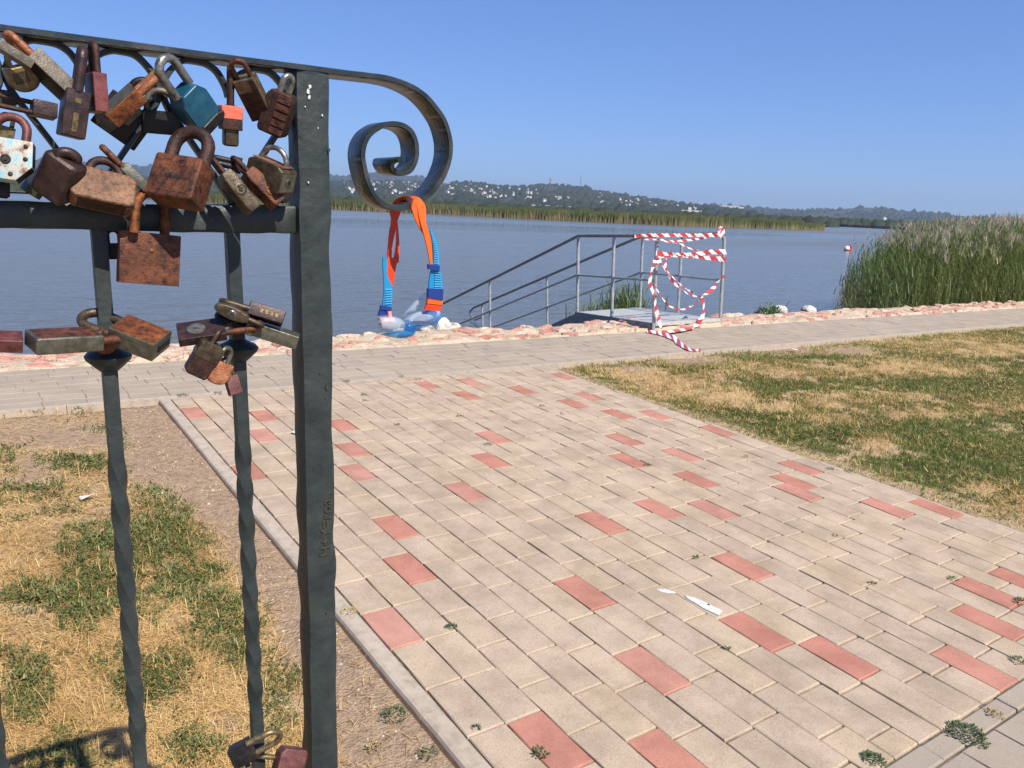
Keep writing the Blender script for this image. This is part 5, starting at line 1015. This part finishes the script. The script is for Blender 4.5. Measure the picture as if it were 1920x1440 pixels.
padlock('largest rusty padlock with embossed letters and a keyhole cover', (338, 342), (94, 86, 58), 74, -33, -20, .06, 'rust', 'rust_brown', (62, 66, 12.5), 4, 'box', .13, ex=[('plate', 'f', 0, 0, 70, 64, 'rust', 'raised_panel'), ('text', 'INO', 0, .29, 22, 'rust'), ('plate', 'f', 0, -.02, 32, 7, 'keyhole', 'key_slot'), ('bump', 'f', -.02, -.01, 6, 'rust_brown', 'keyhole_cover')])
padlock('square rusty padlock dangling below the lower rail on an orange shackle', (279, 485), (104, 95, 34), 88, 9, 0, .03, 'rust', 'rust_orange', (74, 82, 9), 42, 'box', .05, ex=[('bump', 'f', .02, .16, 4, 'rust_orange', 'rivet')])
padlock('black padlock half hidden behind the left twisted bar', (215, 471), (30, 30, 22), 95, 0, 0, -.012, 'black_steel', 'black_steel', (24, 20, 4))
padlock('small brown padlock with a black ring right of the largest padlock', (442, 309), (30, 18, 26), 172, 0, 8, .03, 'rust_brown', 'black_steel', (36, 26, 6), 70)
padlock('dark olive padlock with pale end and grey ring shackle beside the post', (508, 328), (82, 50, 44), 78, -38, 12, .045, 'bronze', 'chrome', (26, 54, 5), 6, 'notch', .06, '+x', 'olive_steel', ex=[('key', '+x', .0, 0, 7, 'olive_steel'), ('plate', 't', 0, 0, 70, 34, 'rust_tan', 'tan_top')])
padlock('olive brown padlock with its keyhole facing out left of the orange keyhole one', (447, 360), (27, 84, 40), 130, 20, 0, .05, 'bronze', 'rust_brown', (30, 24, 5), 80, 'notch', .12, ex=[('key', 'f', 0, .02, 11, 'bronze')])
padlock('rust orange padlock with its keyhole facing out right of the olive brown one', (492, 353), (27, 80, 38), 136, 24, 0, .045, 'rust', 'rust_brown', (32, 24, 5), 80, 'notch', .12, ex=[('key', 'f', .05, -.16, 9, 'rust_orange')])
padlock('small round black padlock tucked under the dark olive one', (530, 366), (28, 30, 24), 110, 10, 0, .02, 'black_steel', 'black_steel', (18, 16, 4), 0, 'oval', .12)
# on the left bar
padlock('brushed steel padlock with rusty top pointing left on the left bar', (122, 638), (32, 118, 62), 5, 20, -20, .035, 'olive_steel', 'rust', (46, 40, 9), 82, 'box', .16, '-x', 'rust')
padlock('grey olive padlock with flaking rusty top pointing right on the left bar', (262, 633), (37, 88, 64), 158, -36, -22, .03, 'olive_steel', 'bronze', (66, 44, 9), 80, 'box', .05, '+x', 'rust_orange', ex=[('plate', 'b', 0, .1, 14, 40, 'keyhole', 'end_slot')])
padlock('red brown padlock poking in from the left edge at bar height', (4, 640), (25, 66, 46), 180, -26, 0, .03, 'red_brown', 'rust_brown', (30, 30, 6), 82, 'box', .08)
padlock('small rust orange padlock squeezed on top of the left collar', (196, 652), (34, 20, 26), 95, 10, 10, .022, 'rust_orange', 'rust', (22, 24, 6), 30, 'oval', .15)
# on the right bar
padlock('brown padlock with gold digits at the top of the right bar', (499, 589), (26, 66, 36), 164, 12, 0, .035, 'purple_brown', 'bronze', (48, 28, 6), 80, 'box', .12, ex=[('plate', 'f', -.0, -.28, 7, 5, 'gold_print', 'gold_digit'), ('plate', 'f', -.0, -.14, 7, 5, 'gold_print', 'gold_digit'), ('plate', 'f', 0, .0, 7, 5, 'gold_print', 'gold_digit'), ('plate', 'f', 0, .14, 7, 5, 'gold_print', 'gold_digit')])
padlock('slim olive padlock with a keyhole pointing left on the right bar', (436, 586), (24, 68, 30), -23, 10, 0, .04, 'bronze', 'bronze', (24, 24, 5), 80, 'oval', .10, ex=[('key', 'f', 0, 0, 7, 'chrome')])
padlock('pale steel padlock with a brass collar reaching to the post', (518, 627), (25, 82, 38), 162, -14, 0, .035, 'olive_steel', 'black_steel', (66, 30, 7), 82, 'box', .08, ex=[('band', .46, .68, 1, 'brass', 'brass_collar')])
padlock('flat dark brown padlock with a silver rosette on the right bar', (378, 622), (17, 84, 56), 10, 34, 0, .03, 'purple_brown', 'rust', (64, 34, 6), 84, 'box', .10, ex=[('disc', '-x', .0, -.1, 17, 'chrome', 'rosette'), ('disc', '-x', .0, -.1, 7, 'bronze', 'rosette_center')])
padlock('olive and rust padlock hanging under the flat dark brown one', (382, 672), (42, 70, 34), 61, 14, 10, .045, 'rust_brown', 'bronze', (26, 22, 4), 70, 'notch', .14, ex=[('band', .02, .5, 1, 'bronze', 'olive_cover')])
padlock('bright copper padlock in the hanging chain of three small ones', (409, 699), (42, 44, 26), 68, 8, 0, .045, 'copper_rust', 'olive_steel', (28, 24, 4.5), 40, 'round', .14, 'z', 'rust_brown')
padlock('smallest red brown padlock at the end of the hanging chain', (437, 722), (24, 36, 18), 106, 16, 0, .04, 'red_brown', 'rust_brown', (34, 18, 3), 30, 'box', .12, '-x', 'rust_brown')
# bottom edge
padlock('dark steel padlock with brassy ring low on the right bar', (454, 1412), (38, 40, 30), 20, 20, 14, .03, 'black_steel', 'brass', (54, 44, 5.5), 40, 'box', .08)
padlock('rusty padlock low beside the post at the bottom edge', (540, 1440), (72, 52, 34), 168, -10, 20, .03, 'red_brown', 'brass', (52, 40, 5), 50, 'notch', .10)
# ------------------------------------------------------------------ swimming goggles on the scroll
gg = empty('swimming_goggles', (0, 0, 0)); tag(gg, 'orange and blue swimming goggles hanging from the iron scroll', 'goggles')
ZG = lambda L: np.array([(620+a_/4.5, 340+b_/4.5) for a_, b_ in L], float)
def gsheet(name, Lz, Rz_, mat, y=YG-.0, th=.0022, n=5, yl=None, bulge=0):
    a_, b_ = curve(ZG(Lz), n), curve(ZG(Rz_), n); yy = np.full(len(a_), y) if yl is None else np.interp(np.linspace(0, 1, len(a_)), np.linspace(0, 1, len(yl)), yl)
    A3, B3 = onY(a_, yy), onY(b_, yy+bulge); mb = MB(); mb.sheet(A3, B3, (0, th, 0)); return mb.build(name, MT[mat], gg, False)
yb_ = YG+.024; yf_ = YG-.026
gsheet('shade_red_strap', [(498, 200), (500, 255), (514, 330), (497, 440), (486, 560), (478, 660)], [(600, 200), (592, 255), (560, 350), (545, 430), (522, 540), (514, 652)], 'shade_red_strap', yb_)  # rear run of the orange strap, coloured darker red for its shade
gsheet('shade_red_strap', [(556, 345), (556, 470), (552, 560), (534, 655)], [(566, 345), (577, 480), (580, 600), (574, 690)], 'shade_red_strap', yb_+.002)
gsheet('shade_red_strap', [(479, 640), (475, 720), (471, 800), (470, 882)], [(577, 650), (552, 720), (540, 800), (530, 886)], 'shade_red_strap', yb_-.001)
gsheet('orange_strap', [(515, 205), (545, 160), (600, 128), (660, 120), (700, 150), (730, 230), (755, 330), (785, 430)], [(575, 205), (590, 180), (630, 162), (655, 170), (684, 225), (712, 310), (756, 400), (790, 452)], 'orange_strap', yl=[YG+.022, YG+.02, YG+.012, YG-.005, YG-.024, YG-.027, YG-.027, YG-.027])
gsheet('orange_strap', [(640, 122), (735, 132), (790, 188), (806, 250), (802, 330), (832, 430), (852, 530), (861, 700)], [(650, 150), (700, 160), (735, 230), (752, 320), (780, 420), (802, 500), (822, 590), (840, 692)], 'orange_strap', yl=[YG+.0, YG-.018, YG-.028, YG-.029, YG-.03, YG-.03, YG-.03, YG-.03])
gsheet('blue_strap', [(822, 385), (851, 490), (866, 600), (862, 700), (842, 780), (831, 860), (830, 912)], [(846, 400), (894, 490), (914, 600), (919, 700), (938, 800), (949, 870), (946, 912)], 'blue_strap', yf_)
gsheet('blue_strap', [(442, 645), (441, 700), (447, 800), (452, 900), (440, 1050)], [(474, 630), (480, 700), (480, 800), (522, 900), (512, 1066)], 'blue_strap', yb_-.004)
mb = MB()
for i in range(26):
    t = i/25; a_ = np.array([np.interp(t, [0, .2, .41, .6, .78, 1], [840, 862, 874, 872, 880, 876]), 410+t*490]); b_ = np.array([np.interp(t, [0, .2, .41, .6, .78, 1], [850, 890, 911, 916, 932, 944]), 414+t*490]); q_ = ZG([a_, b_, b_+[0, 9], a_+[0, 9]]); p_ = onY(q_, yf_-.0012); mb.add(list(p_)+list(p_+np.array([0, .0015, 0])), [(0, 1, 2, 3), (0, 4, 5, 1), (2, 6, 7, 3), (1, 5, 6, 2), (0, 3, 7, 4)])
for i in range(7):
    q_ = ZG([(462, 912+i*20), (516, 906+i*20), (515, 914+i*20), (461, 920+i*20)]); p_ = onY(q_, yb_-.0055); mb.add(list(p_)+list(p_+np.array([0, .0015, 0])), [(0, 1, 2, 3), (0, 4, 5, 1), (2, 6, 7, 3), (1, 5, 6, 2), (0, 3, 7, 4)])
o = mb.build('strap_ribs', MT['rib_blue'], gg); o['kind'] = 'stuff'
def gblock(name, quad, mat, y, t): 
    p_ = onY(ZG(quad), y); mb = MB(); mb.add(list(p_)+list(p_+np.array([0, t, 0])), [(0, 1, 2, 3), (7, 6, 5, 4), (0, 4, 5, 1), (1, 5, 6, 2), (2, 6, 7, 3), (3, 7, 4, 0)]); return mb.build(name, MT[mat], gg)
gblock('clasp', [(825, 700), (921, 710), (921, 757), (828, 742)], 'navy', yf_-.004, .004); gblock('buckle', [(826, 905), (951, 908), (946, 1005), (824, 985)], 'navy', yf_-.004, .005)
gblock('orange_clip', [(824, 984), (946, 1004), (944, 1044), (816, 1030)], 'orange_strap', yf_-.003, .005); gblock('red_clip', [(816, 1030), (944, 1044), (918, 1096), (796, 1084)], 'shade_red_strap', yf_-.002, .004)
gblock('clasp', [(428, 1046), (515, 1062), (513, 1092), (422, 1078)], 'navy', yb_-.008, .004); gblock('buckle', [(422, 1080), (512, 1092), (512, 1122), (404, 1136)], 'navy', yb_-.006, .004)
gblock('pink_tag', [(420, 1155), (540, 1150), (550, 1208), (432, 1222)], 'pink', yb_-.012, .008); gblock('pink_tag', [(486, 1100), (512, 1096), (518, 1142), (492, 1146)], 'pink', yb_-.01, .004)
def lens(name, pts, mat, y0, dep, th=.003):
    q_ = curve(ZG(pts+[pts[0]]), 4)[:-1]; c = q_.mean(0); n_ = len(q_); mb = MB(); ring = []
    for (s, d_) in ((1, 0), (.92, -.35), (.72, -.75), (.4, -.95)): ring.append(onY(c+(q_-c)*s, y0+d_*dep))
    back = [p_+np.array([0, th, 0]) for p_ in ring]; v = np.vstack(ring+back); f = []
    for j in range(3):
        for k in range(n_): f += [(j*n_+k, j*n_+(k+1) % n_, (j+1)*n_+(k+1) % n_, (j+1)*n_+k)]
    f.append(tuple(range(3*n_, 4*n_))); mb.add(v[:4*n_], f); return mb.build(name, MT[mat], gg, True)
lens('lens', [(612, 1172), (680, 1122), (800, 1082), (905, 1090), (925, 1128), (850, 1196), (760, 1216), (650, 1206)], 'clear_lens', YG-.01, .014)
lens('face_seal', [(600, 1140), (680, 1040), (760, 960), (826, 918), (822, 1020), (790, 1080), (700, 1128)], 'clear_lens', YG+.006, .012)
lens('lens', [(395, 1190), (430, 1148), (520, 1140), (600, 1165), (642, 1225), (610, 1270), (500, 1284), (420, 1258)], 'clear_lens', YG+.006, .014)
lens('frame', [(412, 1290), (500, 1292), (600, 1270), (640, 1215), (700, 1200), (800, 1212), (905, 1150), (930, 1120), (915, 1180), (820, 1225), (730, 1250), (700, 1300), (600, 1326), (500, 1312)], 'blue_clear', YG-.004, .006)
lens('nose_bridge', [(612, 1200), (690, 1150), (800, 1110), (900, 1100), (930, 1130), (860, 1200), (740, 1225), (690, 1290), (620, 1315), (580, 1285), (630, 1240)], 'blue_clear', YG+.004, .004)
# ------------------------------------------------------------------ haze
bm = bmesh.new(); bmesh.ops.create_cube(bm, size=1); me = bpy.data.meshes.new('haze'); bm.to_mesh(me); bm.free()
hm = bpy.data.materials.new('haze_air'); hm.use_nodes = True; n = hm.node_tree.nodes; n.remove(n['Principled BSDF']); pv = n.new('ShaderNodeVolumePrincipled')
pv.inputs['Color'].default_value = (.60, .75, 1, 1); pv.inputs['Density'].default_value = .00013; pv.inputs['Anisotropy'].default_value = .2
hm.node_tree.links.new(pv.outputs[0], n['Material Output'].inputs['Volume']); me.materials.append(hm); ho = link('haze', me); ho.scale = (15000, 15000, 220); ho.location = (0, 0, 220/2-3.2)
tag(ho, 'thin summer haze over the lake and hills', 'haze', kind='stuff')
